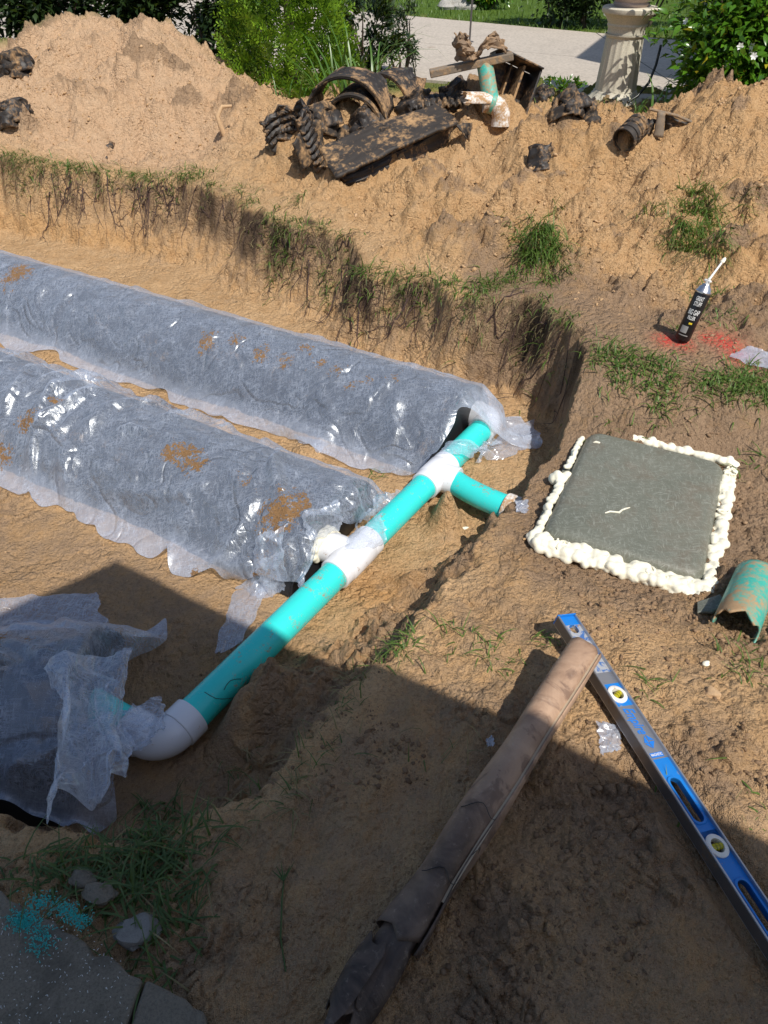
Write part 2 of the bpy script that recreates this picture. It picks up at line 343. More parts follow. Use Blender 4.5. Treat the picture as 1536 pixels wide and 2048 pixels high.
# ------------------------------------------------------------------ terrain
RV = Vector((-.87, .49, 0)).normalized(); NV = Vector((.49, .87, 0)).normalized()     # along the rows (away), across them
_c = []
for a in [(-1, 0, .0), (-2.5, 0, 0), (0, 0, 0), (1, 0, 0), (2.2, 0, 0), (.3, .6, 0), (.75, .6, 0), (.0, .7, -.01), (-.4, .6, -.02), (-.8, .6, 0), (-1.2, .7, -.02), (.55, 1.2, -.02), (.25, 1.1, -.05), (0, 1.25, -.08),
          (1.2, 1.2, -.01), (2, 1, .02), (.5, 1.72, -.13), (.75, 1.55, -.12), (1.0, 1.42, -.10), (1.3, 2.15, -.13), (.78, 2.4, -.11), (1.12, 1.8, -.13), (1.6, 1.75, -.06), (1.5, 2.35, -.03), (2.3, 2.0, .05),
          (3.5, 3, .25), (4, 5, .4), (-5, 6.6, .2), (-6, 8, .05), (-4, 2, 0), (-4, 4, .05), (-2, 9, 0), (0, 8.8, 0), (2.2, 7.9, 0), (3, 7.2, .02), (4.5, 7.5, .05), (-3.6, 8.9, .05), (1.0, 7.6, .02), (-.8, 7.6, .05), (.1, 7.2, .08), (1.8, 6.6, .0), (2.8, 6.4, .15), (1.2, 6.6, .02)]: _c.append(a)
for px, py, z in [(1210, 692, .07), (1360, 742, .07), (1500, 782, .07), (1370, 676, .08), (1480, 700, .08), (1250, 850, -.07), (1420, 895, -.08), (1530, 930, -.06), (1180, 760, .0)]: _c.append(tuple(at(px, py, z)))
for px, py, Y in [(1250, 600, 3.2), (1480, 600, 3.3), (1300, 520, 3.6), (1500, 500, 3.8), (1300, 400, 4.3), (1500, 350, 4.5), (1300, 310, 4.8), (1250, 296, 5.0), (1200, 262, 5.3), (1330, 290, 4.95), (1460, 210, 5.1), (1560, 190, 5.1), (1640, 190, 5.2), (1100, 235, 5.4), (1000, 258, 5.4),
                  (1150, 400, 4.4), (1000, 350, 4.75), (900, 450, 4.2), (1050, 500, 3.85), (800, 480, 4.1), (820, 350, 4.85), (700, 400, 4.6), (600, 245, 5.9), (560, 330, 5.3), (500, 330, 5.4), (800, 250, 5.7), (700, 240, 5.9),
                  (0, 318, 5.6), (150, 335, 5.5), (400, 358, 5.25), (200, 280, 6.1), (60, 260, 6.2), (330, 200, 6.6), (318, 62, 7.2), (250, 120, 7.1), (390, 120, 7.15), (150, 150, 6.9), (60, 170, 6.8), (430, 190, 6.8), (450, 270, 6.2), (110, 65, 7.7), (-80, 170, 6.9), (520, 222, 6.3)]: _c.append(tuple(atY(px, py, Y)))
_C = np.array(_c); _n = len(_C)
def _phi(r2): return np.where(r2 > 1e-12, .5*r2*np.log(r2+1e-12), 0)
_A = np.zeros((_n+3, _n+3)); _d = ((_C[:, None, :2]-_C[None, :, :2])**2).sum(-1)
_A[:_n, :_n] = _phi(_d)+np.eye(_n)*.03; _A[:_n, _n] = 1; _A[:_n, _n+1:] = _C[:, :2]; _A[_n, :_n] = 1; _A[_n+1:, :_n] = _C[:, :2].T
_w = np.linalg.solve(_A, np.concatenate([_C[:, 2], np.zeros(3)]))
def base_h(x, y):
    sh = x.shape; x = x.ravel(); y = y.ravel(); xc = np.clip(x, -5.5, 4.5); yc = np.clip(y, -.3, 9.2)
    out = np.empty_like(x)
    for s in range(0, len(x), 40000):
        a = xc[s:s+40000]; b = yc[s:s+40000]
        out[s:s+40000] = _phi((a[:, None]-_C[None, :, 0])**2+(b[:, None]-_C[None, :, 1])**2) @ _w[:_n]+_w[_n]+a*_w[_n+1]+b*_w[_n+2]
    k = (1-sst(8.0, 9.0, y))*(1-sst(4.2, 6, np.abs(x-.0)))*sst(-1.2, -.3, y)
    return (out*k).reshape(sh)
EDGE = []   # trench outline: (x, y, wall width)
for px, py, z, w in [(-400, 262, .08, .36), (0, 318, .08, .33), (150, 335, .07, .33), (400, 360, .06, .36), (520, 425, .04, .32), (620, 458, .03, .30), (700, 487, .03, .28), (722, 535, .03, .22), (860, 550, .04, .24), (960, 585, .05, .22), (1080, 607, .05, .17), (1168, 668, .06, .09),
                     (1172, 715, .05, .06), (1148, 790, .0, .06), (1122, 860, -.05, .06), (1058, 962, -.09, .09), (1000, 1020, -.10, .12), (965, 1090, -.11, .30), (915, 1150, -.10, .34), (860, 1215, -.09, .30), (800, 1270, -.08, .28), (735, 1330, -.08, .34), (660, 1440, -.07, .34), (580, 1530, -.06, .28),
                     (480, 1590, -.05, .16), (395, 1640, -.04, .14), (290, 1690, -.03, .12), (150, 1690, -.02, .12), (0, 1640, -.02, .12)]:
    q = at(px, py, z); EDGE.append((q.x, q.y, w))
EDGE += [(-2.0, 1.0, .2), (-4.5, 2.2, .3), (-6.0, 5.0, .5), (-5.5, 7.4, .5)]
_E = np.array(EDGE)
def trench(x, y):
    sh = x.shape; x = x.ravel(); y = y.ravel(); best = np.full(len(x), 1e9); wid = np.full(len(x), .2); ins = np.zeros(len(x), bool); n = len(_E)
    sel = (x > -7) & (x < 2) & (y > -.5) & (y < 9); X = x[sel]; Y = y[sel]; b = best[sel]; wd = wid[sel]; inn = ins[sel]
    for i in range(n):
        ax, ay, aw = _E[i]; bx, by, bw = _E[(i+1) % n]; dx, dy = bx-ax, by-ay
        t = np.clip(((X-ax)*dx+(Y-ay)*dy)/(dx*dx+dy*dy), 0, 1); d = np.hypot(X-ax-t*dx, Y-ay-t*dy); k = d < b
        b = np.where(k, d, b); wd = np.where(k, aw+(bw-aw)*t, wd)
        with np.errstate(divide='ignore', invalid='ignore'):
            cr = ((ay > Y) != (by > Y)) & (X < (bx-ax)*(Y-ay)/(by-ay+1e-12)+ax)
        inn ^= cr
    best[sel] = b; wid[sel] = wd; ins[sel] = inn
    return np.where(ins, -best, best).reshape(sh), wid.reshape(sh)
LEV = (at(1133, 1228, .045), at(1133, 1228, .045)+(at(1438, 1690, .034)-at(1133, 1228, .045))*2)      # where the spirit level has settled into the soil
BUMPS = [(*at(575, 1400, -.30)[:2], .13, .13, .16), (*at(480, 1480, -.32)[:2], .07, .10, .10), (*at(893, 1012, -.3)[:2], .165, .05, .065), (*at(545, 1390, -.27)[:2], .075, .06, .08), (*at(520, 1348, -.26)[:2], .082, .05, .05), (*at(488, 1400, -.26)[:2], .085, .05, .05), (*at(466, 1440, -.27)[:2], .05, .05, .05), (*at(420, 1260, -.38)[:2], .03, .15, .12), (*at(950, 880, -.38)[:2], .02, .15, .1), (*at(620, 905, -.38)[:2], .03, .08, .05),
         (*at(1040, 1030, -.2)[:2], .13, .06, .06)]
PILE = [(-.72, 5.35, .10, .22, .16), (-.25, 5.5, .16, .28, .22), (.25, 5.55, .14, .25, .2), (.75, 5.6, .10, .2, .2), (1.45, 4.85, .10, .2, .15), (-2.9, 6.4, .22, .35, .25), (-2.3, 6.3, .15, .25, .2)]
def height(x, y, full=False):
    x = np.asarray(x, float); y = np.asarray(y, float); B = base_h(x, y); sd, wd = trench(x, y)
    near = (np.abs(x) < 6) & (y < 9)
    e = sd+.07*fbm(x*3.1, y*3.1, 1, 3)*np.clip(wd/.3, .25, 1.2)+.018*fbm(x*17, y*17, 2, 2)
    t = np.clip(-e/wd, 0, 1); prof = 1-(1-t)**1.9
    fl = -.385+.022*fbm(x*1.6, y*1.6, 4, 2)
    for bx, by, a, sx, sy in BUMPS: fl = fl+a*np.exp(-((x-bx)/sx)**2-((y-by)/sy)**2)
    for bx, by, a, sx, sy in PILE: B = B+a*np.exp(-((x-bx)/sx)**2-((y-by)/sy)**2)
    z = B+(fl-B)*prof
    n1 = (np.asarray(x)*NV.x+np.asarray(y)*NV.y)
    pile = sst(.02, .4, e)*sst(3.0, 3.5, n1)*(1-sst(8, 8.8, y))          # the spoil heap
    floor = sst(.7, 1, t); wall = sst(0, .08, t)*(1-sst(.75, 1, t))
    fg = sst(.0, .1, e)*(1-sst(2.4, 2.9, n1))
    lv = at(1330, 1530, .0); 
    c1 = fbm(x*7, y*7, 5, 3); b1 = np.maximum(0, pn(x*24, y*24, 8)); b2 = np.maximum(0, pn(x*55+.6*c1, y*55, 9)); b3 = pn(x*120, y*120, 10)
    c0 = fbm(x*2.6, y*2.6, 15, 2); c00 = fbm(x*1.3, y*1.3, 19, 2); bb = np.maximum(0, pn(x*12, y*12, 27))
    lump = np.maximum(0, c0+.25); wx, wy = x+.04*c1, y+.04*c0; k1 = clump(wx*6, wy*6, 3, .5); k2 = clump(wx*15, wy*15, 4, .45); k3 = clump(x*38+.5*c1, y*38, 5)
    rough = pile*(.036*c1+.075*c0+.10*c00+.05*bb*lump+.075*k1*(.2+lump)+.036*k2*(.35+lump)+.016*k3+.018*b1*(.30+lump)+.010*b2+.006*b3) + floor*(.009*c1+.006*b1*lump+.010*k3*lump+.004*b2*(.2+lump)+.002*b3) + wall*(.026*c1+.012*b1+.05*k2*(.3+lump)+.018*k3+.003*b3) + fg*(.016*c1+.018*bb*lump+.035*k2*lump*lump+.017*k3*(.15+lump)+.010*b1*lump+.006*b2*(.25+lump)+.003*b3)
    # tyre and boot tread in the shaded walkway soil
    tr = at(690, 1760, 0); u = (x-tr.x)*.8+(y-tr.y)*.6; v = -(x-tr.x)*.6+(y-tr.y)*.8
    tm = np.exp(-(u/.16)**4-(v/.12)**4)*sst(-.2, .3, c0+.2)
    rough = rough-tm*.010*(np.sin(u*95+3*np.sin(v*55)) > .2)
    z = z+rough*near
    a, b = LEV; dx, dy = b.x-a.x, b.y-a.y; t2 = np.clip(((x-a.x)*dx+(y-a.y)*dy)/(dx*dx+dy*dy), -.02, 1.02); dd = np.hypot(x-a.x-t2*dx, y-a.y-t2*dy)
    z = np.where(dd < .2, np.minimum(z, a.z+(b.z-a.z)*t2-.047+.7*np.maximum(0, dd-.045)), z)
    if not full: return z
    deep = np.clip((B-z)/.30, 0, 1.3)
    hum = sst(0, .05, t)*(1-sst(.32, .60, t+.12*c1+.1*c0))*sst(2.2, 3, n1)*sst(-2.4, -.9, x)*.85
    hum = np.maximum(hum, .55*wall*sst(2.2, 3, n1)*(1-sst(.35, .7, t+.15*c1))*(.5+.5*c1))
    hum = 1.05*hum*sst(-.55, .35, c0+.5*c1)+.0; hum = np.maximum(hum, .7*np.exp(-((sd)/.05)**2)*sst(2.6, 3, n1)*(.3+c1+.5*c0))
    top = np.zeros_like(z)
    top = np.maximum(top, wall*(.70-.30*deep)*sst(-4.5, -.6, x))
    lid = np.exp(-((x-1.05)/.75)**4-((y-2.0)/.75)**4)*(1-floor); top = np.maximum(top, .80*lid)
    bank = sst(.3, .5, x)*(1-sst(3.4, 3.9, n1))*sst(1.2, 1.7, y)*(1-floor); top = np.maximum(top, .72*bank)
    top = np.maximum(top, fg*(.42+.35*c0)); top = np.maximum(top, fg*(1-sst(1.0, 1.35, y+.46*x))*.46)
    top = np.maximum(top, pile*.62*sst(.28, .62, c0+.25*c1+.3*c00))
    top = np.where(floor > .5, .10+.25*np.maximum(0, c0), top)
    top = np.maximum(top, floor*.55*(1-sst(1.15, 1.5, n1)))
    pale = pile*(1-sst(-1.6, -.7, x))*.9
    orange = np.maximum(wall*(1-sst(-1.9, -1.0, x))*sst(.35, .7, t)*.6, np.exp(-((x-at(760, 1180).x)/.16)**2-((y-1.78)/.13)**2)*.8*(1-fg))
    orange = np.maximum(orange, pile*.45*sst(-1.2, -.2, x)*(.6+.6*c00))
    red = np.zeros_like(z)
    for px, py, r in [(1330, 682, .05), (1362, 690, .05), (1412, 682, .035), (1448, 690, .07), (1480, 712, .07)]:
        q = at(px, py, .08); red = np.maximum(red, np.exp(-(((x-q.x)/r)**2+((y-q.y)/(r*1.3))**2)))
    lawn = sst(0, .3, y-(14.67-.72*x)+.15*c0); lawn = np.maximum(lawn, sst(7.7, 8.3, y+.3*c0)*.8)
    return z, dict(top=top, hum=np.clip(hum, 0, 1), pale=pale, orange=np.clip(orange, 0, 1), red=red, lawn=lawn)
def hz(x, y): return float(height(np.array([x]), np.array([y]))[0])

def build_ground():
    ys = [.12]
    while ys[-1] < 8.6: ys.append(ys[-1]+.0024+.0016*max(0, ys[-1]))
    ys = np.array([-60, -20, -8, -4, -2, -1, -.5, -.2, 0]+ys+[8.8, 9.2, 10, 11, 12, 12.5, 13, 13.5, 14, 14.5, 15, 15.5, 16, 17, 18, 19, 20, 25, 35, 60, 150, 600])
    us = np.concatenate([[-20, -6, -3, -2, -1.5, -1.2], np.linspace(-1, 1, 720), [1.2, 1.5, 2, 3, 6, 20]])
    X = us[None, :]*(.46*np.maximum(ys, 0)+.72)[:, None]; Y = np.repeat(ys[:, None], len(us), 1)
    z, A = height(X, Y, True)
    me = mesh_np('ground', np.stack([X, Y, z], -1).reshape(-1, 3), gridfaces(len(ys), len(us)))
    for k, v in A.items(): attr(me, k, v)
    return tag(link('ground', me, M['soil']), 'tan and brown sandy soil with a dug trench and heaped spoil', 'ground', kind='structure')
build_ground()

# ------------------------------------------------------------------ house behind, neighbour at right (their shadows lie in the picture)
def build_house():
    e = Vector((.862, -.507, 0)).normalized(); bk = Vector((-.507, -.862, 0)).normalized(); up = Vector((0, 0, 1))
    C = at(245, 1148, -.38)+SUN*((2.5+.38)/SUN.z)
    h = thing('house', (C.x, C.y, 0), 'stucco house with shingle gable roof whose eave shades the foreground soil', 'house')
    def slab(p0, d, k, tan, th):   # roof slope
        a = [C+e*p0, C+e*d, C+e*d+bk*k+up*k*tan, C+e*p0+bk*k+up*k*tan]
        return MB().add(a+[v+up*th for v in a], [(3, 2, 1, 0), (4, 5, 6, 7), (0, 1, 5, 4), (1, 2, 6, 5), (2, 3, 7, 6), (3, 0, 4, 7)])
    part(h, 'roof', slab(0, 9, 3.6, .577, .12), M['shingle'], False)
    r2 = [C+bk*3.6+up*2.077, C+e*9+bk*3.6+up*2.077, C+e*9+bk*7.2, C+bk*7.2]
    part(h, 'roof', MB().add(r2+[v+up*.12 for v in r2], [(3, 2, 1, 0), (4, 5, 6, 7), (0, 1, 5, 4), (1, 2, 6, 5), (2, 3, 7, 6), (3, 0, 4, 7)]), M['shingle'], False)
    def wall(a, b, z0, z1, th):
        d = (b-a).normalized(); nn = Vector((d.y, -d.x, 0))*th
        return MB().add([Vector((q.x, q.y, z)) for z in (z0, z1) for q in (a, b, b+nn, a+nn)], [(3, 2, 1, 0), (4, 5, 6, 7), (0, 1, 5, 4), (1, 2, 6, 5), (2, 3, 7, 6), (3, 0, 4, 7)])
    a = C+bk*1.35+e*.3; b = C+bk*1.35+e*8.7
    part(h, 'wall', wall(a, b, -.1, 2.9, .15), M['wall'], False)
    part(h, 'wall', wall(C+bk*5.8+e*.3, a, -.1, 2.5, -.15), M['wall'], False)
    g = [C+e*.32+bk*1.4+up*.8, C+e*.32+bk*5.8+up*.8, C+e*.32+bk*3.6+up*2.05]; part(h, 'gable', MB().add([v-up*.4 for v in g]+[v-up*.4+e*.1 for v in g], [(0, 1, 2), (5, 4, 3), (0, 3, 4, 1), (1, 4, 5, 2), (2, 5, 3, 0)]), M['wall'], False)
    n = thing('neighbouring_house', (4.6, 8, 0), 'tall pale neighbouring house whose shadow falls across the concrete driveway', 'house')
    p = [Vector((4.05, 7.45, 0)), Vector((4.9, 9.45, 0)), Vector((10, 7.2, 0)), Vector((9.2, 5.2, 0))]
    part(n, 'wall', MB().add([q for q in p]+[q+Vector((0, 0, 5)) for q in p], [(3, 2, 1, 0), (4, 5, 6, 7), (0, 1, 5, 4), (1, 2, 6, 5), (2, 3, 7, 6), (3, 0, 4, 7)]), M['wall'], False)
    rr = (p[0]+p[3])/2+Vector((0, 0, 6.2)); r3 = (p[1]+p[2])/2+Vector((0, 0, 6.2)); pt = [q+Vector((0, 0, 5.004)) for q in p]
    part(n, 'roof', MB().add(pt+[rr, r3], [(0, 1, 5, 4), (2, 3, 4, 5), (0, 4, 3), (1, 2, 5)]), M['shingle'], False)
build_house()

# ------------------------------------------------------------------ driveway and walk
def prism(poly, z0, z1):
    n = len(poly); vs = [Vector((p[0], p[1], z0)) for p in poly]+[Vector((p[0], p[1], z1)) for p in poly]
    return MB().add(vs, [tuple(range(n-1, -1, -1)), tuple(range(n, 2*n))]+[(i, (i+1) % n, n+(i+1) % n, n+i) for i in range(n)])
dr = bpy.data.objects.new('driveway', None); COL.objects.link(dr); dr.location = (0, 11, 0); tag(dr, 'pale concrete driveway behind the spoil heap', 'driveway', kind='structure')
def dl(x, f):   # 0 near edge .. 1 far edge
    return (x, (9.15-.45*x)*(1-f)+(14.67-.72*x)*f)
xs = [-14, -9, -5.2, -2.2, .35, 3.1, 6, 9]
for i in range(len(xs)-1):
    for f0, f1 in ((0, .48), (.48, 1)):
        g = .008; o = part(dr, 'concrete_panel', prism([dl(xs[i]+g, f0+.0015), dl(xs[i+1]-g, f0+.0015), dl(xs[i+1]-g, f1-.0015), dl(xs[i]+g, f1-.0015)], -.10, .025+.002*((i*7) % 3)), M['drive'], False)
wk = bpy.data.objects.new('pavement', None); COL.objects.link(wk); wk.location = (-.8, .3, 0); tag(wk, 'cracked concrete walk at the foot of the house', 'pavement', kind='structure')
zt = .035
def rag(a, b, n, amp, s):
    a = Vector(a[:2]); b = Vector(b[:2]); d = b-a; nn = Vector((-d.y, d.x)).normalized(); r = random.Random(s)
    return [a+d*i/n+nn*(0 if i in (0, n) else r.uniform(-amp, amp)) for i in range(n+1)]
pA = at(-250, 1640, zt); pB = at(284, 1957, zt); pC = at(420, 2048, zt); pD = at(560, 2140, zt); cr1 = at(268, 2003, zt); cr2 = at(238, 2090, zt)
ce = [Vector(pB[:2]), Vector(cr1[:2]), Vector(cr2[:2]), Vector((cr2.x-.05, .12))]
ce2 = [v+Vector((.006, .0)) for v in ce]
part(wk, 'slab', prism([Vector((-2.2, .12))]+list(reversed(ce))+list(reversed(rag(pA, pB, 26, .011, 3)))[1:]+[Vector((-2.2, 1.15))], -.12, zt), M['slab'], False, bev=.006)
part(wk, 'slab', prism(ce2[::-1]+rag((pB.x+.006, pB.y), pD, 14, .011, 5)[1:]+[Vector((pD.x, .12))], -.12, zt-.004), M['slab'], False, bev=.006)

# ------------------------------------------------------------------ leaching chambers and their fabric
FL = -.385
R3 = Vector((-.998, -.05, 0)).normalized(); N3 = Vector((-R3.y, R3.x, 0)); N3 = -N3 if N3.y < 0 else N3
ROWS = [(-1.08, 2.56), (-1.20, 1.68), (-1.27, .74)]
def rowpt(i, l, n):   # l along the row away from the pipe, n across
    m, nc = ROWS[i]
    if i == 2: return Vector((-.80, 1.23, 0))+R3*l+N3*n
    return Vector((-m*RV.x, -m*RV.y, 0))+NV*nc+RV*l+NV*n
PZ = -.30; PR = .0535
E0 = at(322, 1492, PZ); F0 = at(985, 838, PZ); PD = (F0-E0).normalized(); PLn = (F0-E0).length
def over_pipe(X, Y):
    z = np.full(X.shape, -9.)
    for a, b in ((E0, F0), (E0, E0+RV*.3), (F0, F0+RV*.2)):
        dx, dy = b.x-a.x, b.y-a.y; t = np.clip(((X-a.x)*dx+(Y-a.y)*dy)/(dx*dx+dy*dy), 0, 1); d = np.hypot(X-a.x-t*dx, Y-a.y-t*dy); z = np.maximum(z, PZ+.088-1.3*np.maximum(0, d-.03))
    return z
def archz(s, h=.275, hw=.30): return h*np.maximum(0, 1-(np.abs(s)/hw)**2.05)**.74
COLL = []
def collider(V, F, name='collider'):
    me = bpy.data.meshes.new(name); me.from_pydata([tuple(v) for v in V], [], [tuple(f) for f in F]); o = bpy.data.objects.new(name, me); COL.objects.link(o)
    m = o.modifiers.new('c', 'COLLISION'); o.collision.thickness_outer = .004; o.collision.thickness_inner = .05; o.collision.cloth_friction = 25; COLL.append(o); return o
def chamber(i, l0, length, label):
    o = rowpt(i, l0, 0); ch = thing('leaching_chamber', (o.x, o.y, FL), label, 'chamber', None)
    L = np.arange(l0, length, .03); S = np.linspace(-.326, .326, 33)
    V = []
    for k, l in enumerate(L):
        rib = .006 if (k//2) % 2 else 0
        for s in S:
            q = rowpt(i, l, s*(1-rib)); V.append((q.x, q.y, FL-.006+float(archz(s, (.32 if i == 2 else .268)-rib, .328))))
    mb = MB(); mb.v = V; mb.f = [tuple(f) for f in gridfaces(len(L), len(S))]
    part(ch, 'shell', mb, M['blackp'], True)
    pl = MB(); n = len(S); fr = [rowpt(i, l0-.004, s) for s in S]
    pl.v = [(q.x, q.y, FL-.006+float(archz(s, .316 if i == 2 else .264, .327))) for q, s in zip(fr, S)]+[(q.x, q.y, FL-.012) for q in fr]
    pl.f = [(k, k+1, n+k+1, n+k) for k in range(n-1)]
    solid(part(ch, 'end_plate', pl, M['blackp'], False), .008)
    S2 = np.linspace(-.331, .331, 19); L2 = np.linspace(l0-.01, length, 12); CV = []
    for l in L2:
        for s in S2: q = rowpt(i, l, s); CV.append((q.x, q.y, FL-.004+float(archz(s, .322 if i == 2 else .27, .332))))
    CF = [tuple(f) for f in gridfaces(len(L2), len(S2))]; b = len(CV); e = [rowpt(i, l0-.011, s) for s in S2]; CV += [(q.x, q.y, FL-.05) for q in e]; CF += [(k, b+k, b+k+1, k+1) for k in range(len(S2)-1)]
    collider(CV, CF)
    return ch
chamber(0, -.05, 5.4, 'black arched chamber under the fabric beside the far trench wall')
chamber(1, -.04, 4.2, 'black arched chamber under the creased fabric between two covered rows')
chamber(2, .08, 1.8, 'black arched chamber under the fabric bundled over the white elbow')

CLOTH = []
def clothmesh(name, P, root, mat, dirtspots=(), thick=None, shrink=-.05, selfc=False, pin=None, bend=.15, dirt0=0., mass=.08):
    nu, nv = P.shape[:2]; me = mesh_np(name, P.reshape(-1, 3), gridfaces(nu, nv)); o = link(name, me, M[mat])
    if pin is not None:
        vg = o.vertex_groups.new(name='pin'); vg.add([int(i) for i in np.nonzero(pin.ravel())[0]], 1., 'REPLACE')
    m = o.modifiers.new('cloth', 'CLOTH'); s = m.settings; s.quality = 5; s.mass = mass; s.air_damping = 3
    s.tension_stiffness = 25; s.compression_stiffness = 25; s.shear_stiffness = 8; s.bending_stiffness = bend; s.tension_damping = s.compression_damping = s.shear_damping = 15; s.bending_damping = .5
    s.shrink_min = shrink; s.shrink_max = shrink
    if pin is not None: s.vertex_group_mass = 'pin'
    c = m.collision_settings; c.distance_min = .003; c.collision_quality = 2; c.use_self_collision = selfc; c.self_distance_min = .003; c.self_friction = 8
    m.point_cache.frame_start = 1; m.point_cache.frame_end = 80
    CLOTH.append((o, root, dirtspots, thick, dirt0, P.copy())); return o
def settle(frames):
    SC.frame_start = 1; SC.frame_end = frames
    for f in range(1, frames+1): SC.frame_set(f)
    dg = bpy.context.evaluated_depsgraph_get(); res = []
    for o, root, ds, th, d0, P0 in CLOTH:
        ev = o.evaluated_get(dg); me = ev.to_mesh(); n = len(me.vertices); V = np.empty(n*3, np.float32); me.vertices.foreach_get('co', V); ev.to_mesh_clear(); res.append(V.reshape(-1, 3))
    for (o, root, ds, th, d0, P0), V in zip(CLOTH, res):
        o.modifiers.clear(); o.vertex_groups.clear(); loc = np.array(root.location); o.data.vertices.foreach_set('co', (V-loc).astype(np.float32).ravel()); o.data.update(); o.parent = root
        d = np.full(len(V), d0)
        for px, py, z, rx, amp in ds:
            q = at(px, py, z); d = np.maximum(d, amp*np.exp(-((V[:, 0]-q.x)**2+(V[:, 1]-q.y)**2)/rx**2))
        attr(o.data, 'dirt', d); attr(o.data, 'thick', th.ravel() if th is not None else np.zeros(len(V)))
        sb = o.modifiers.new('subsurf', 'SUBSURF'); sb.levels = 1; sb.render_levels = 1
    for c in COLL: me = c.data; bpy.data.objects.remove(c); bpy.data.meshes.remove(me)
    SC.frame_set(1)
def sheet(i, label, L0f, L1, front, back, seed, ds, res, shrink, slack=.0, h=.28, flare=.375, dropend=.12, fold=0, bend=.15):
    nl = int((L1+.3)/res); ns = int((front+back+.3)/res); U, T = np.meshgrid(np.linspace(-1, 1, ns), np.linspace(0, 1, nl)); L = L0f(U)+(L1-L0f(U))*T
    ef = front+.05*fbm(L*2.2, L*0+seed, seed, 3); eb = back+.04*fbm(L*2.0, L*0+5+seed, seed+2, 3); S = np.where(U < 0, U*ef, U*eb)
    L = L+.02*fbm(S*7, L*0+seed, seed+9, 2)*(1-sst(0, .1, T))
    o = rowpt(i, 0, 0); ra, na = (R3, N3) if i == 2 else (RV, NV); X = o.x+ra.x*L+na.x*S; Y = o.y+ra.y*L+na.y*S; g = sst(-dropend-.1, -.04, L)
    Z_ = np.maximum(np.maximum(FL+archz(S, h+.015, flare)*g, np.minimum(height(X, Y), FL+.10)), over_pipe(X, Y))+.018+.014*fbm(L*6, S*6, seed+4, 3)+.005*pn(L*22, S*22, seed+7)
    if fold:
        r = np.random.RandomState(seed+1); wl = L+.05*fbm(L*4, S*4, seed+5, 2); ws = S+.05*fbm(L*4+9, S*4, seed+6, 2)
        for k in range(9):
            a = r.uniform(-1.0, 1.0)+.35; f = r.uniform(6, 15); q = np.abs(np.sin((wl*np.cos(a)+ws*np.sin(a))*f+r.rand()*7+1.3*pn(wl*2, ws*2, seed+k)))
            Z_ = Z_+fold*r.uniform(.5, 1.2)*np.maximum(0, 1-q*1.6)**1.5*sst(.0, .5, pn(wl*2.4+k*5, ws*2.0, seed+20+k))
    root = thing('fabric_sheet', (o.x, o.y, FL), label, 'fabric')
    th = .20*sst(.31, .36, np.abs(S))+(.22*(1-sst(-.12, -.02, L)) if i == 0 else 0)
    clothmesh('cover', np.stack([X, Y, Z_], -1), root, 'fabric', ds, th, shrink, bend=bend); return root
sh0 = sheet(0, 'long smooth fabric sheet over the far row with sand on top', lambda u: -.07-.34*sst(-.30, .10, u)*(1-.35*sst(.4, 1, u)), 5.2, .375, .35, 3,
      [(670, 735, -.12, .05, .60), (610, 700, -.12, .06, .6), (520, 690, -.1, .06, .62), (410, 665, -.1, .07, .66), (740, 760, -.13, .05, .55), (30, 540, -.1, .12, .7), (700, 770, -.15, .04, .55), (470, 670, -.1, .07, .55), (570, 705, -.1, .06, .6), (790, 770, -.15, .05, .5), (640, 715, -.1, .05, .6)], .026, -.01, dropend=.34, fold=.018)
sh1 = sheet(1, 'creased shiny fabric sheet over the middle row with soil patches', lambda u: -.12+.15*np.exp(-((u+.50)/.16)**2), 4.0, .365, .325, 11,
      [(370, 905, -.12, .07, .72), (395, 930, -.14, .07, .68), (340, 895, -.1, .06, .66), (560, 1030, -.16, .10, .75), (600, 1015, -.14, .07, .62), (520, 1100, -.2, .06, .6), (40, 815, -.1, .06, .7), (120, 820, -.15, .05, .65), (490, 970, -.15, .05, .5), (310, 840, -.35, .12, .68), (350, 860, -.35, .1, .6), (540, 1150, -.3, .05, .6), (390, 1165, -.38, .05, .6), (20, 940, -.38, .07, .65)], .0175, -.02, fold=.055, bend=4.)
sh2 = sheet(2, 'loose fabric sheet over the near row bunched over the white elbow', lambda u: -.06+.0*u, 1.7, .39, .35, 23, [(20, 1330, -.2, .06, .66), (60, 1300, -.12, .03, .5)], .020, -.02, fold=.045, bend=3., h=.335)
def W3(px, py, z): return np.array(at(px, py, z))
def patch(root, name, corners, nu, nv, wave, waves, seed, shrink=-.05, selfc=False, lift=.0, pintop=False, dirt=0., ragged=.012):
    """a loose piece of cloth hung between four points in deep accordion folds, then let fall"""
    A, B, C, D = corners; u, v = np.meshgrid(np.linspace(0, 1, nu), np.linspace(0, 1, nv), indexing='ij')
    P = A*((1-u)*(1-v))[..., None]+B*(u*(1-v))[..., None]+C*(u*v)[..., None]+D*((1-u)*v)[..., None]
    ph = 2*np.pi*waves*(u+.12*np.sin(v*5+seed)+.10*fbm(u*3, v*3, seed, 2)); ph2 = 2*np.pi*waves*.8*(v+.12*np.sin(u*6+seed)+.1*fbm(u*3+7, v*3, seed, 2))
    P[..., 2] += lift+wave*(.7*np.sin(ph)+.5*np.sin(ph2))*(.35+.65*v)+wave*.5; P[..., 0] += ragged*fbm(u*6, v*6, seed+3, 2); P[..., 1] += ragged*fbm(u*6+9, v*6, seed+4, 2)
    z0 = np.maximum(height(P[..., 0], P[..., 1]), over_pipe(P[..., 0], P[..., 1]) if name != 'loose_tail' else -9)+.012; P[..., 2] = np.maximum(P[..., 2], z0)
    th = np.full((nu, nv), .06); return clothmesh(name, P, root, 'fabric_loose', (), th, shrink, selfc, (v < .02) | ((v > .97) & (pintop == 2)) if pintop else None, 2.5 if selfc else .5, dirt)
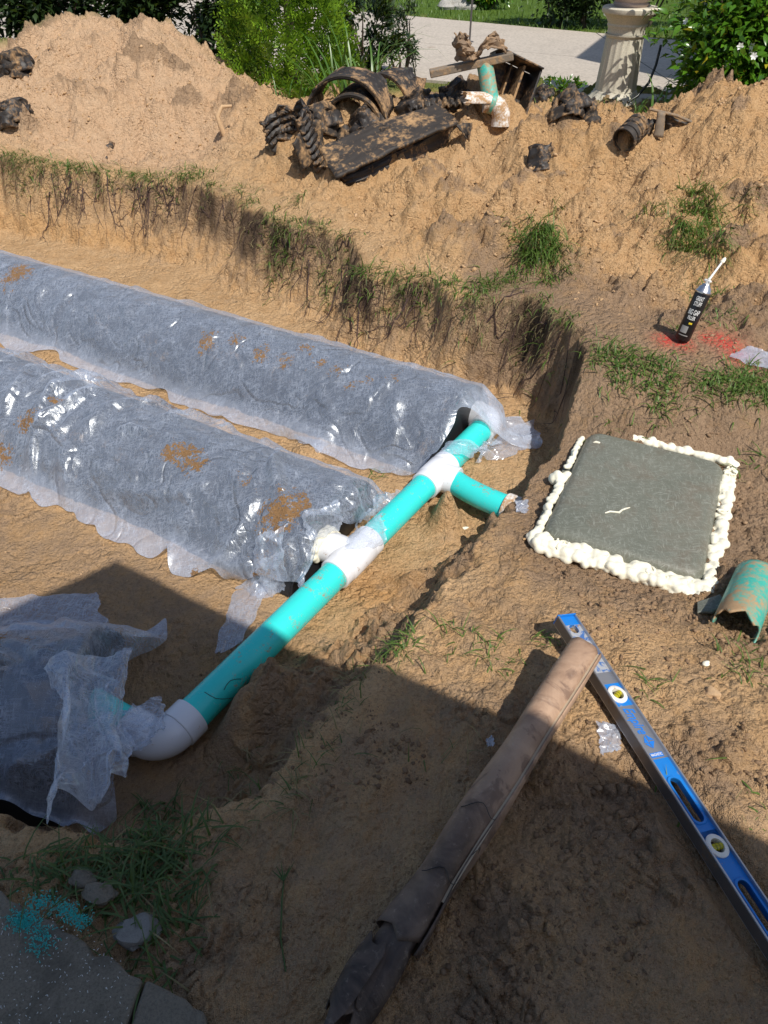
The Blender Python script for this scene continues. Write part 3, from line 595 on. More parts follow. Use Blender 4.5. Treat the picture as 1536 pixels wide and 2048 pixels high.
patch(sh2, 'loose_bundle', [W3(95, 1370, -.02), W3(285, 1340, -.08), W3(278, 1610, -.14), W3(115, 1690, -.02)], 60, 72, .085, 1.5, 5, -.05, True, .05, 2)
patch(sh2, 'loose_fold', [W3(190, 1310, -.05), W3(385, 1285, -.10), W3(380, 1410, -.14), W3(220, 1450, -.12)], 40, 32, .04, 1.5, 9, -.03, True, .04)
patch(sh2, 'loose_flap', [W3(-30, 1165, -.30), W3(190, 1172, -.34), W3(204, 1240, -.35), W3(-30, 1245, -.30)], 44, 20, .02, 2, 15, -.05, False, .02)
patch(sh1, 'loose_tail', [W3(520, 1085, -.18), W3(580, 1060, -.14), W3(515, 1235, -.36), W3(440, 1215, -.36)], 18, 34, .022, 1.4, 19, -.05, False, .02, True)
patch(sh1, 'loose_tail', [W3(465, 1150, -.31), W3(545, 1130, -.30), W3(482, 1290, -.36), W3(433, 1300, -.36)], 18, 24, .012, 1.3, 21, -.04, False, .015)
patch(sh1, 'loose_tail', [W3(515, 1130, -.26), W3(570, 1110, -.22), W3(575, 1200, -.36), W3(520, 1215, -.36)], 16, 22, .016, 1.5, 25, -.05, False, .015, True)
patch(sh1, 'loose_flap', [W3(605, 1035, -.11), W3(680, 1010, -.11), W3(695, 1075, -.20), W3(625, 1095, -.20)], 20, 20, .014, 1.2, 33, -.04, False, .01, True)
patch(sh1, 'loose_flap', [W3(690, 1035, -.16), W3(760, 1010, -.20), W3(770, 1062, -.20), W3(690, 1080, -.18)], 20, 18, .014, 1.5, 35, -.04, False, .03)
patch(sh1, 'loose_flap', [W3(716, 982, -.30), W3(742, 977, -.30), W3(765, 1030, -.22), W3(730, 1040, -.22)], 10, 18, .006, 1, 36, -.03, False, .015)
patch(sh1, 'loose_flap', [W3(760, 980, -.32), W3(800, 985, -.32), W3(785, 1025, -.30), W3(745, 1040, -.26)], 14, 16, .014, 1.5, 37, -.05, False, .015)
patch(sh0, 'loose_flap', [W3(872, 870, -.16), W3(985, 815, -.14), W3(1000, 860, -.20), W3(868, 935, -.26)], 30, 18, .014, 1.4, 43, -.04, False, .03)
patch(sh0, 'loose_flap', [W3(950, 795, -.13), W3(1090, 815, -.31), W3(1050, 885, -.34), W3(975, 885, -.20)], 30, 22, .016, 1.6, 45, -.04, False, .03)
patch(sh0, 'loose_flap', [W3(590, 868, -.375), W3(655, 893, -.375), W3(640, 918, -.38), W3(600, 890, -.38)], 16, 8, .006, 1.5, 47, -.03)

# ------------------------------------------------------------------ new sewer pipe run
pr_ = thing('sewer_pipe', (E0.x, E0.y, FL), 'turquoise and white sewer pipe run crossing the trench past the covered rows', 'pipe')
def on(s): return E0+PD*s
def sof(px, py): return (at(px, py, PZ)-E0).dot(PD)
sT1 = sof(716, 1118); sT2 = sof(878, 952); hub = .062
def ring(mb, c, d, r, h=.006): mb.tube([c-d*h, c-d*h*.6, c+d*h*.6, c+d*h], [r-.003, r, r, r-.003], 40)
def piece(s0, s1): part(pr_, 'pipe', MB().tube([on(s0), on(s0*.5+s1*.5), on(s1)], PR, 40, False), M['pipe'])
piece(.10, sT1-.09); piece(sT1+.085, sT2-.07); piece(sT2+.07, PLn-.06)
def tee(s, L0, L1, side, ln, name='tee_fitting'):
    mb = MB(); mb.tube([on(s-L0), on(s-L0+.003), on(s+L1-.003), on(s+L1)], [hub-.003, hub, hub, hub-.003], 48)
    mb.tube([on(s-L0+.045), on(s-L0+.048), on(s+L1-.048), on(s+L1-.045)], [hub, hub+.0025, hub+.0025, hub], 48, False)
    c = on(s); mb.tube([c, c+side*(ln-.003), c+side*ln], [hub, hub, hub-.003], 40)
    return part(pr_, name, mb, M['white_pvc'])
t1 = tee(sT1, .115, .115, RV, .12); t2 = tee(sT2, .095, .095, -RV, .10)
for s in (sT1, ):
    c = on(s-.115+.03); nrm = Vector((PD.y, -PD.x, 0))      # printed label on the hub
    for k, (w, a0) in enumerate([(.006, .35), (.004, .55), (.006, .7)]):
        mb = MB(); pts = [c+PD*(.002*k)+(nrm*math.cos(a)+Vector((0, 0, 1))*math.sin(a))*(hub+.0012) for a in np.linspace(a0, a0+.12, 4)]
        mb.add([p-PD*w for p in pts]+[p+PD*w for p in pts], [(i, i+1, 5+i, 4+i) for i in range(3)])
        solid(part(t1, 'print_mark', MB().add([Vector(v)+Vector(t1.location) for v in mb.v], mb.f), M['black'], False), .0004)
def elbow(c, d1, d2, leg, label=None):
    a = c+d1*leg; b = c+d2*leg; pts = [a]; k = .30
    R = .060; n = 14; o = c+(d1+d2)*R
    for i in range(n+1):
        an = math.pi/2*i/n; pts.append(o-d2*R*math.cos(an)-d1*R*math.sin(an))
    pts.append(b)
    mb = MB().tube(pts, hub-.003, 40); 
    mb.tube([a, a+(c-a).normalized()*.002, a+(c-a).normalized()*.06, a+(c-a).normalized()*.063], [hub-.002, hub+.0015, hub+.0015, hub-.004], 40)
    mb.tube([b, b+(c-b).normalized()*.002, b+(c-b).normalized()*.06, b+(c-b).normalized()*.063], [hub-.002, hub+.0015, hub+.0015, hub-.004], 40)
    return part(pr_, 'elbow_fitting', mb, M['white_pvc'])
elbow(E0, PD, RV, .125); elbow(on(PLn), -PD, RV, .12)
part(pr_, 'pipe', MB().tube([E0+RV*.12, E0+RV*.28], PR, 36, False), M['pipe'])
part(pr_, 'pipe', MB().tube([on(PLn)+RV*.1, on(PLn)+RV*.2], PR, 36, False), M['pipe'])
part(pr_, 'pipe', MB().tube([on(sT1)+RV*.12, on(sT1)+RV*.24], PR, 36, False), M['pipe'])
c = on(sT2); bq = at(1016, 1016, -.285); mid = (c+bq)/2+Vector((-.004, -.018, .0))
bp = [c-RV*.07]; 
for i in range(1, 13):
    t_ = i/12; bp.append((c-RV*.08)*(1-t_)**2+mid*2*t_*(1-t_)+bq*t_*t_)
part(pr_, 'branch_pipe', MB().tube(bp, PR*.93, 36, False), M['pipe'])
dq = (bq-mid).normalized(); part(pr_, 'coupling', MB().tube([bq-dq*.012, bq-dq*.01, bq+dq*.05, bq+dq*.06], [PR, PR+.006, PR+.006, PR], 36), M['white_old'])
def scoll(pts, r, n=12): mb = MB().tube(pts, r, n); collider(mb.v, mb.f)
scoll([on(0), on(PLn)], hub+.001); scoll([E0, E0+RV*.3], hub+.001); scoll([on(PLn), on(PLn)+RV*.2], hub+.001); scoll([on(sT1), on(sT1)+RV*.2], hub+.001)
gx, gy = np.meshgrid(np.arange(-4.2, 1.3, .032), np.arange(.45, 4.5, .032)); collider(np.stack([gx, gy, height(gx, gy)], -1).reshape(-1, 3), gridfaces(*gx.shape))
settle(34)
# scribed / cracked lines on the pipe near the elbow
def scrib(px, w=.0011):
    mb = MB(); P = []
    for x, y in px:
        q = at(x, y, PZ); s = (q-E0).dot(PD)
        # ray to pipe surface
        o = Vector((0, 0, CH)); d = (at(x, y, PZ)-o).normalized(); a = on(0)
        dd = d-PD*d.dot(PD); oo = (o-a)-PD*(o-a).dot(PD); A = dd.dot(dd); B = 2*dd.dot(oo); Cc = oo.dot(oo)-(PR+.0006)**2; D = max(0, B*B-4*A*Cc); P.append(o+d*((-B-math.sqrt(D))/(2*A)))
    mb.tube(P, w, 5); part(pr_, 'scratch', mb, M['black'])
scrib([(409, 1384), (420, 1391), (432, 1397), (445, 1398), (460, 1397), (474, 1393)])
scrib([(448, 1380), (453, 1370), (461, 1361), (473, 1358), (482, 1358)])
# foam squeezed round the stub at the first tee
random.seed(4)
def blobs(pts, name, root, mat, vox=.005):
    mb = MB()
    for (c, r) in pts:
        bm = bmesh.new(); bmesh.ops.create_icosphere(bm, subdivisions=2, radius=1)
        S = Vector((random.uniform(.8, 1.25), random.uniform(.8, 1.25), random.uniform(.75, 1.05)))
        mb.add([Vector((v.co.x*S.x, v.co.y*S.y, v.co.z*S.z))*r+Vector(c) for v in bm.verts], [[w.index for w in f.verts] for f in bm.faces]); bm.free()
    o = part(root, name, mb, mat, autos=False); m = o.modifiers.new('remesh', 'REMESH'); m.mode = 'VOXEL'; m.voxel_size = vox; m.use_smooth_shade = True
    sm = o.modifiers.new('smooth', 'SMOOTH'); sm.iterations = 4; sm.factor = .5
    return o
fp = [(on(sT1)+RV*(.11+.025*random.random())+Vector((0, 0, math.sin(a)*.06))+PD*math.cos(a)*.06, random.uniform(.016, .028)) for a in np.linspace(-.3, 3.6, 22)]
blobs(fp, 'foam', pr_, M['foam'])

# ------------------------------------------------------------------ tank lid with foam seal
u_ = Vector((.90, -.436, 0)).normalized(); v_ = Vector((.436, .90, 0)).normalized()
LZ = -.125
q0 = [at(1090, 1075, LZ), at(1170, 895, LZ), at(1440, 925, LZ), at(1400, 1180, LZ)]
lc = (q0[0]+q0[1]+q0[2]+q0[3])/4; 
def bil(a, b, z): # a,b in -1..1 ; true rectangle fitted to the measured corners
    return lc+u_*a*LU+v_*b*LVv+Vector((0, 0, z))
LU = .5*((q0[3]-q0[0]).dot(u_)+(q0[2]-q0[1]).dot(u_))/2; LVv = .5*((q0[1]-q0[0]).dot(v_)+(q0[2]-q0[3]).dot(v_))/2
ld = thing('tank_lid', (lc.x, lc.y, LZ), 'grey green fibreglass tank lid ringed with cream foam', 'lid')
def rrect(hu, hv, r, n=7):
    out = []
    for cx, cy, a0 in ((hu-r, hv-r, 0), (-hu+r, hv-r, 90), (-hu+r, -hv+r, 180), (hu-r, -hv+r, 270)):
        for k in range(n): a = math.radians(a0+90*k/(n-1)); out.append((cx+r*math.cos(a), cy+r*math.sin(a)))
    return out
mb = MB(); prof = [(-.012, -.03), (-.008, .010), (0, .024), (.006, .032), (.016, .037), (.03, .0395), (.12, .041)]; rings = []
for ins, z in prof:
    rr = rrect(LU-ins, LVv-ins, max(.01, .05-ins*.3)); rings.append(len(mb.v)); mb.v += [tuple(lc+u_*a+v_*b+Vector((0, 0, z+.012))) for a, b in rr]
n = len(rr)
for i in range(len(rings)-1):
    for k in range(n): mb.f.append((rings[i]+k, rings[i]+(k+1) % n, rings[i+1]+(k+1) % n, rings[i+1]+k))
mb.f.append(tuple(rings[-1]+k for k in range(n)))
part(ld, 'cover', mb, M['lid'], autos=False)
fl = MB(); rr = rrect(LU+.045, LVv+.05, .03); fl.v = [tuple(lc+u_*a+v_*b+Vector((0, 0, z))) for z in (-.03, .004) for a, b in rr]; fl.f = [tuple(range(n, 2*n))]+[(k, (k+1) % n, n+(k+1) % n, n+k) for k in range(n)]
part(ld, 'flange', fl, M['lid'], False, bev=.003)
random.seed(12); fo = []
def bead(a0, b0, a1, b1, n, r0, r1, jit, zz=.006, skip=0):
    for i in range(n):
        t = i/(n-1)
        if random.random() < skip: continue
        fo.append((bil(0, 0, 0)+u_*((a0+(a1-a0)*t))+v_*((b0+(b1-b0)*t))+u_*random.uniform(-jit, jit)+v_*random.uniform(-jit, jit)+Vector((0, 0, zz+random.uniform(0, .018))), random.uniform(r0, r1)))
a_, b_ = LU+.028, LVv+.03
bead(-a_, -b_, a_, -b_, 230, .011, .020, .026); bead(-a_, -b_-.014, a_, -b_-.014, 150, .010, .018, .020, .0)          # front, thick
bead(a_, -b_, a_, b_, 170, .010, .018, .018); bead(a_+.012, -b_*.4, a_+.012, b_*.5, 22, .012, .024, .01)               # right
bead(-.09, b_+.004, a_, b_+.004, 90, .011, .019, .009, .020); bead(a_+.02, b_, a_-.03, b_+.02, 8, .014, .022, .01)            # back
bead(-a_, -b_, -a_, .0, 44, .009, .016, .010); bead(-a_, .08, -a_, b_*.8, 36, .008, .013, .005); bead(-a_-.03, .0, -a_+.01, .02, 7, .016, .024, .008)   # left
for k in range(9): fo.append((bil(0, 0, .01)+u_*(a_+.02+.002*k)+v_*(b_-.005+.008*k*.4-.02)+Vector((0, 0, .004)), .013+.004*(k % 2)))
blobs(fo, 'foam_bead', ld, M['foam'], .0034)
# thin curls of foam on the bead
for k in range(16):
    t = random.uniform(-1, 1); e = random.choice([0, 0, 1]); c = (bil(0, 0, .03)+u_*(t*a_ if e == 0 else a_)+v_*(-b_ if e == 0 else t*b_)); pts = []; R = random.uniform(.008, .018); a0 = random.random()*6
    for j in range(10): a = a0+j*.55; pts.append(c+Vector((math.cos(a)*R+j*.002*math.cos(a0), math.sin(a)*R+j*.002*math.sin(a0), random.uniform(-.003, .004))))
    part(ld, 'foam_curl', MB().tube(pts, random.uniform(.003, .0045), 7), M['foam'])
sq = [(1210, 1026), (1220, 1023), (1231, 1024), (1238, 1025), (1244, 1020), (1252, 1017), (1260, 1015)]
part(ld, 'foam_squiggle', MB().tube([at(x, y, LZ+.0545) for x, y in sq], [.002, .0035, .003, .004, .003, .003, .0015], 8), M['foam'])
sq2 = [at(1186, 886, LZ+.048), at(1192, 884, LZ+.052), at(1200, 886, LZ+.052)]; part(ld, 'foam_squiggle', MB().tube(sq2, [.003, .005, .004], 8), M['foam'])

# ------------------------------------------------------------------ broken pipe piece at right
def halfpipe(root, name, c, d, R, L, a0, a1, mat, jag=.02, seed=0, thick=.004, ribs=0, n=28, m=30, both=False, up=None):
    r = np.random.RandomState(seed); d = Vector(d).normalized(); upv = Vector(up or (0, 0, 1)); sx = d.cross(upv).normalized(); upv = sx.cross(d); mb = MB()
    j0 = np.interp(np.arange(n), np.arange(0, n+4, 2), r.uniform(-jag, jag, len(np.arange(0, n+4, 2)))); j1 = np.interp(np.arange(n), np.arange(0, n+4, 2), r.uniform(-jag, jag, len(np.arange(0, n+4, 2))))
    for i in range(m):
        for k in range(n):
            a = math.radians(a0+(a1-a0)*k/(n-1)); s = i/(m-1); l0 = j0[k] if both else 0; l = l0+(L+j1[k]-l0)*s
            rr = R+(ribs*(1 if math.sin(l*2*math.pi/.045) > 0 else -.6) if ribs else 0)
            mb.v.append(tuple(Vector(c)+d*l+(sx*math.cos(a)+upv*math.sin(a))*rr))
    mb.f = [tuple(f) for f in gridfaces(m, n)]
    o = part(root, name, mb, mat); solid(o, thick); return o
c = at(1515, 1150, -.03); d = at(1478, 1240, .0)-c
bt = thing('broken_pipe', (c.x, c.y, -.08), 'broken muddy turquoise pipe piece lying beside the tank lid', 'pipe')
halfpipe(bt, 'shell', c-d.normalized()*.03-Vector((0, 0, .03)), d, .060, d.length+.04, -25, 205, M['pipe_old'], .025, 3, .005)
sl_ = single('plastic_scrap', MB().add([at(1395, 1205, -.09), at(1440, 1190, -.07), at(1455, 1215, -.07), at(1425, 1226, -.08), at(1395, 1226, -.08)], [(0, 1, 2, 3, 4)]), M['lid'], 'grey green plastic scrap between the foam corner and broken pipe', 'scrap', smooth=False); solid(sl_, .006)
# ------------------------------------------------------------------ spirit level
LA = at(1133, 1228, .045); LB = at(1438, 1690, .034); ax = (LB-LA).normalized(); LL = 1.22; LW = .060; LT = .034
k_ = (LB-LA).length/.61
sd_ = Vector((-ax.y, ax.x, 0)).normalized(); sd_ = sd_ if sd_.x > 0 else -sd_          # towards the right edge
tilt = math.radians(13); nz = ax.cross(sd_); nz = nz if nz.z > 0 else -nz
yv = (sd_*math.cos(tilt)-nz*math.sin(tilt)); zv = (nz*math.cos(tilt)+sd_*math.sin(tilt))
LM = Matrix(((ax.x, yv.x, zv.x, LA.x), (ax.y, yv.y, zv.y, LA.y), (ax.z, yv.z, zv.z, LA.z), (0, 0, 0, 1)))
lv = thing('spirit_level', (LA.x, LA.y, 0), 'long blue and silver spirit level lying on the bare soil', 'level')
def lpart(name, mb, mat, root=None, **k):
    v = MB(); v.v = [tuple(LM @ Vector(p)) for p in mb.v]; v.f = mb.f; return part(root or lv, name, v, mat, **k) if not root else _sub(root, name, v, mat, **k)
def _sub(root, name, v, mat, **k):
    w = MB(); off = Vector(lv.location); w.v = [tuple(Vector(p)-off) for p in v.v]; w.f = v.f; return part(root, name, w, mat, local=True, **k)
h = LW/2; tp = 0; bt_ = -LT
lpart('rail', MB().box(.004, LL, -h, -h+.0045, bt_, tp), M['alu'], smooth=False, bev=.0008); lpart('rail', MB().box(.004, LL, h-.0045, h, bt_, tp), M['alu'], smooth=False, bev=.0008)
lpart('edge_strip', MB().box(.006, LL, -h-.0012, -h-.0002, bt_+.0035, tp-.0035), M['alu_dark'], smooth=False)
wz0, wz1 = -.020, -.008
def web(x0, x1, mat, hole=None, name='web'):
    """web plate with an optional rounded slot or round hole (cx0, cx1, r)"""
    y0, y1 = -h+.0044, h-.0044
    if not hole: return lpart(name, MB().box(x0, x1, y0, y1, wz0, wz1), mat, smooth=False)
    c0_, c1_, r = hole; n = 48; inner = []; outer = []
    for k in range(n):
        a = 2*math.pi*k/n; cx = c1_ if math.cos(a) > 0 else c0_
        ix, iy = cx+r*math.cos(a), r*math.sin(a); inner.append((ix, iy))
        dx, dy = math.cos(a), math.sin(a); cxm = (x0+x1)/2
        # project outward to the rectangle
        tx = ((x1 if dx > 0 else x0)-cx)/dx if abs(dx) > 1e-6 else 1e9; ty = ((y1 if dy > 0 else y0))/dy if abs(dy) > 1e-6 else 1e9
        t = min(tx, ty); outer.append((cx+dx*t, dy*t))
    # snap to the corners
    for sx in (x0, x1):
        for sy in (y0, y1):
            j = min(range(n), key=lambda i: (outer[i][0]-sx)**2+(outer[i][1]-sy)**2); outer[j] = (sx, sy)
    mb = MB(); mb.v = [(x, y, wz1) for x, y in outer]+[(x, y, wz1) for x, y in inner]+[(x, y, wz0) for x, y in inner]+[(x, y, wz0) for x, y in outer]
    for k in range(n):
        q = (k+1) % n; mb.f += [(k, q, n+q, n+k), (n+k, n+q, 2*n+q, 2*n+k), (2*n+k, 2*n+q, 3*n+q, 3*n+k)]
    o = lpart(name, mb, mat, smooth=False); 
    rim = MB(); P = [(x, y, wz1+.001) for x, y in inner]+[inner[0]+(wz1+.001,)]
    P = [Vector((p[0], p[1], wz1+.0012)) for p in P]
    return o, inner
def rimtube(inner, rad, mat, name='rim', grow=1.0):
    n = len(inner); mb = MB(); cx = sum(i[0] for i in inner)/n
    for k in range(n):
        x, y = inner[k]; l = math.hypot(x-cx, y)+1e-9
        for (g, z) in ((0, wz0), (0, wz1+.003), (.004, wz1+.003), (.006, wz1-.0005)): mb.v.append((x+(x-cx)/l*g*min(1, .4+abs(x-cx)/.02), y+math.copysign(min(g, g), y), z))
    for k in range(n):
        q = (k+1) % n
        for j in range(3): mb.f.append((4*k+j, 4*q+j, 4*q+j+1, 4*k+j+1))
    return lpart(name, mb, mat, smooth=True)
def along(px, py): return (at(px, py, .03)-LA).dot(ax)
xv1 = along(1243, 1388); xm = along(1315, 1500)+.010; xb = along(1325, 1515); h0 = along(1345, 1556); h1 = along(1408, 1642); g0 = along(1478, 1760); xe0 = along(1265, 1425); xe1 = along(1305, 1485)
xvc = along(1438, 1690)
lpart('end_cap', MB().box(0, .0039, -h, h, bt_, tp), M['blue'], smooth=False)
web(.004, .034, M['blue'])
web(.034, .062, M['blueworn'], (.045, .051, .012)); web(.062, xv1-.07, M['blueworn']); web(xv1-.07, xv1-.034, M['alu'])
o, inn = web(xv1-.034, xv1+.034, M['blue'], (xv1, xv1+.0001, .021))
def vial(xc, ang):
    root = lpart('vial_ring', MB().lathe([(.0255, wz1-.004), (.0255, wz1+.0035), (.0235, wz1+.005), (.0155, wz1+.005), (.0150, wz1-.010)], 40, Matrix.Translation((xc, 0, 0))), M['vialring'])
    c, s = math.cos(ang), math.sin(ang); R = Matrix.Translation((xc, 0, -.011)) @ Matrix.Rotation(ang, 4, 'Z')
    pts = [R @ Vector((x, 0, 0)) for x in (-.017, -.016, -.006, .006, .016, .017)]
    lpart('vial_tube', MB().tube(pts, [.004, .0070, .0078, .0078, .0070, .004], 16), M['vial'], root)
    for x in (-.0045, .0045): lpart('vial_line', MB().tube([R @ Vector((x-.0005, 0, 0)), R @ Vector((x+.0005, 0, 0))], .0083, 16, False), M['black'], root)
    lpart('vial_seat', MB().lathe([(.0152, -.0195), (.0001, -.0195)], 24, Matrix.Translation((xc, 0, 0))), M['black'], root)
vial(xv1, math.pi/2+.5); web(xv1+.034, xb, M['alu'])
def hole(x0, x1):
    o, inn = web(x0-.034, x1+.034, M['blue'], (x0+.0145, x1-.0145, .0145)); rimtube(inn, .003, M['blue'], 'handle_rim')
web(xb, h0-.034, M['blue']); hole(h0, h1); web(h1+.034, xvc-.034, M['blue']); o, inn = web(xvc-.034, xvc+.034, M['blue'], (xvc, xvc+.0001, .021)); vial(xvc, math.pi/2)
g1 = g0+(h1-h0); web(xvc+.034, g0-.034, M['blue']); hole(g0, g1); web(g1+.034, LL-.17, M['blue']); web(LL-.17, LL, M['alu'])
def ltext(body, size, x, y, mat, name, sc=1., shear=0):
    V, F = text_mesh(body, size); mb = MB(); mb.add([(x+v.x*sc+v.y*shear, y-v.y*-1, wz1+.0006) for v in V], F); lpart(name, mb, mat, smooth=False)
# text runs down the level, reading with its foot towards the left edge
def ltext2(body, size, x, y, mat, name, wid, shear=.2):
    V, F = text_mesh(body, size); w = max(v.x for v in V)-min(v.x for v in V); k = wid/w; x0 = min(v.x for v in V); mb = MB(); mb.add([(x+(v.x-x0)*k+v.y*shear, y+v.y, wz1+.0006) for v in V], F); return lpart(name, mb, mat, smooth=False)
ltext2('Empire', .042, xe0-.012, .002, M['blueprint'], 'lettering', (xe1-xe0)*.85)
xa = xe1-.016; lo = MB()
lo.add([(xa+x, y, wz1+.0007) for x, y in ((-.008, .004), (.010, .020), (.007, .006), (.012, .003))], [(0, 3, 2, 1)]); lo.add([(xa+x, y, wz1+.0007) for x, y in ((-.006, .0), (.016, .0), (.013, -.012), (.002, -.006))], [(0, 3, 2, 1)]); lo.add([(xa+x, y, wz1+.0007) for x, y in ((.013, .001), (.030, .003), (.012, .018), (.011, .008))], [(0, 1, 2, 3)]); lo.add([(xa+x, y, wz1+.0007) for x, y in ((.016, -.001), (.030, .002), (.016, -.012))], [(0, 2, 1)])
lpart('emblem', lo, M['blueprint'], smooth=False)
lpart('sticker', MB().box(xm-.006, xm+.006, -.018, .018, wz1, wz1+.0006), M['blueprint'], smooth=False)
V, F = text_mesh('MAGNETIC', .009); x0 = min(v.x for v in V); w = max(v.x for v in V)-x0; mb = MB(); mb.add([(xm-v.y, -.016+(v.x-x0)*.032/w, wz1+.0012) for v in V], F); lpart('lettering', mb, M['print'], smooth=False)

# ------------------------------------------------------------------ split cardboard tube resting on the level
TA = at(1168, 1300, .105); TB = at(748, 1950, .040); TR = .043
td = (TB-TA).normalized(); ts = Vector((-td.y, td.x, 0)).normalized(); ts = ts if ts.x > 0 else -ts; tu = ts.cross(td); tu = tu if tu.z > 0 else -tu
tb = thing('cardboard_tube', (TB.x, TB.y, 0), 'split brown cardboard tube lying across the end of the spirit level', 'tube')
def scroll(name, s0, s1, R0, a0, turns, th, wetf, n=70, m=60, drift=.0, jag=.0, seed=1, pinch=None, mat='card', sgn=1):
    rng = np.random.RandomState(seed); V = []; wet = []
    jg = np.interp(np.linspace(0, 1, n), np.linspace(0, 1, 9), rng.uniform(-jag, jag, 9)); jg2 = np.interp(np.linspace(0, 1, n), np.linspace(0, 1, 12), rng.uniform(-jag, jag, 12))
    for i in range(m):
        for k in range(n):
            f = k/(n-1); t = i/(m-1); s = s0+jg2[k]*.4+(s1+jg[k]-s0-jg2[k]*.4)*t; a = a0+sgn*f*turns*2*math.pi
            R = R0-.009*f*turns+.0015*math.sin(3*a+s*6)+(.002+.004*float(sst(.4, .8, s)))*math.sin(s*17+2*a)*min(1, t*2); R *= 1+.10*float(sst(.3, .8, s))*math.cos(2*a+.6)
            if pinch: R *= pinch(s, a)
            c = TA+td*s; V.append(tuple(c+(ts*math.cos(a)+tu*math.sin(a))*R)); wet.append(wetf(s, a))
    mb = MB(); mb.v = V; mb.f = [tuple(q) for q in gridfaces(m, n)]; o = part(tb, name, mb, M[mat], autos=False); attr(o.data, 'wet', wet); solid(o, th, -1); return o
def wf(s, a): return float(np.clip(sst(.34, .72, s+.05*math.sin(a*2+s*9))*.9, 0, 1))
scroll('outer_roll', 0, .80, TR, .45, 1.15, .0030, wf, jag=.012, seed=4, drift=.1, sgn=-1)
scroll('inner_roll', .02, .84, TR-.012, .6, 1.0, .003, wf, jag=.004)
scroll('torn_layer', .66, .94, TR-.007, .3, .62, .003, lambda s, a: .95, jag=.03, seed=9, pinch=lambda s, a: .90-.12*sst(.75, 1.1, s))
scroll('lower_roll', .70, .97, TR-.010, -.5, 1.05, .004, lambda s, a: 1., jag=.05, seed=12, pinch=lambda s, a: 1.0-.14*math.sin(s*19+2*a))
scroll('torn_layer', .84, .99, TR-.002, 1.5, .45, .003, lambda s, a: 1., jag=.05, seed=19, pinch=lambda s, a: 1.0+.12*math.sin(s*14+a))
ed = MB(); rng = random.Random(3); P = []
for i in range(50):
    s = .004+.70*i/49; a = .452+.05*math.sin(s*9)*0; P.append((s, a))
ed.v = []; 
for s, a in P:
    c = TA+td*s
    for dr_ in (-.0085, .0010): ed.v.append(tuple(c+(ts*math.cos(a)+tu*math.sin(a))*(TR+dr_)-tu*.0008))
    ed.v.append(tuple(c+(ts*math.cos(a-.03)+tu*math.sin(a-.03))*(TR+.0012)))
ed.f = [(3*i+j, 3*i+3+j, 3*i+4+j, 3*i+1+j) for i in range(49) for j in (0,)]+[(3*i+1, 3*i+2, 3*i+5, 3*i+4) for i in range(49)]
part(tb, 'seam_edge', ed, M['cardedge'], False)
for s, a0_, a1_ in ((.50, .3, 2.4), (.57, -.1, .6), (.40, -.1, .4), (.655, .3, 2.2)):
    P = [TA+td*(s+.010*math.sin(k*.9)+.02*(k/9))+(ts*math.cos(a0_+(a1_-a0_)*k/9)+tu*math.sin(a0_+(a1_-a0_)*k/9))*(TR+.0005) for k in range(10)]
    part(tb, 'crack', MB().tube(P, .0008, 5), M['black'])

# ------------------------------------------------------------------ spray foam can
cb = at(1362, 676, .075); ct = at(1393, 603, .075+.0)
cz = hz(cb.x, cb.y); cb = at(1364, 678, cz+.012)
can_up = Vector((.20, .12, .97)).normalized(); CR = .0325; Hc = .205
q = can_up.to_track_quat('Z', 'Y').to_matrix().to_4x4(); 
cx = can_up.cross(Vector((0, 1, 0))); CM = Matrix.Translation(cb) @ q
cn = thing('foam_can', (cb.x, cb.y, cz), 'black spray foam can with white straw standing on red marked soil', 'can')
def cpart(name, prof, mat, root=None): return part(cn, name, MB().lathe(prof, 40, CM), mat)
cpart('can_body', [(.0001, .002), (CR-.003, 0), (CR, .004), (CR, Hc-.002), (CR-.001, Hc)], M['can'])
cpart('shoulder', [(CR-.001, Hc-.002), (CR+.0012, Hc), (CR+.0012, Hc+.005), (CR-.003, Hc+.009), (CR-.007, Hc+.021), (.017, Hc+.028), (.0155, Hc+.034), (.014, Hc+.036), (.0001, Hc+.034)], M['tin'])
cpart('valve', [(.009, Hc+.03), (.009, Hc+.045), (.006, Hc+.048), (.006, Hc+.058), (.0001, Hc+.058)], M['print'])
toc = (Vector((0, 0, CH))-cb).normalized(); loc_c = CM.inverted().to_3x3() @ toc; ca = math.atan2(loc_c.y, loc_c.x)
def ctext(body, size, zc, mat, wid, name='lettering', off=0., r=CR+.0004):
    V, F = text_mesh(body, size); x0 = min(v.x for v in V); x1 = max(v.x for v in V); k = wid/(x1-x0); mb = MB()
    for v in V:
        a = ca+off+((v.x-x0)*k-wid/2)/CR; mb.v.append(tuple(CM @ Vector((r*math.cos(a), r*math.sin(a), zc+v.y))))
    mb.f = F; part(cn, name, mb, mat, False)
ctext('GREAT', .025, .182, M['print'], .032); ctext('STUFF', .025, .160, M['print'], .032); ctext('BIG GAP', .030, .124, M['print'], .048); ctext('FILLER', .022, .100, M['print'], .032)
def cpatch(a0, a1, z0, z1, mat, name):
    mb = MB(); A = np.linspace(a0, a1, 9)
    for a in A:
        for z in (z0, z1): mb.v.append(tuple(CM @ Vector(((CR+.0005)*math.cos(ca+a), (CR+.0005)*math.sin(ca+a), z))))
    mb.f = [(2*i, 2*i+2, 2*i+3, 2*i+1) for i in range(8)]; part(cn, name, mb, mat, False)
cpatch(-.05, .38, .074, .082, M['yellow'], 'print_patch'); cpatch(-.75, .15, .034, .064, M['greyprint'], 'print_patch'); cpatch(-.75, .5, .022, .026, M['greyprint'], 'print_patch')
tip = CM @ Vector((0, 0, Hc+.052)); st = tip+(atY(1446, 522, cb.y+.10)-tip)
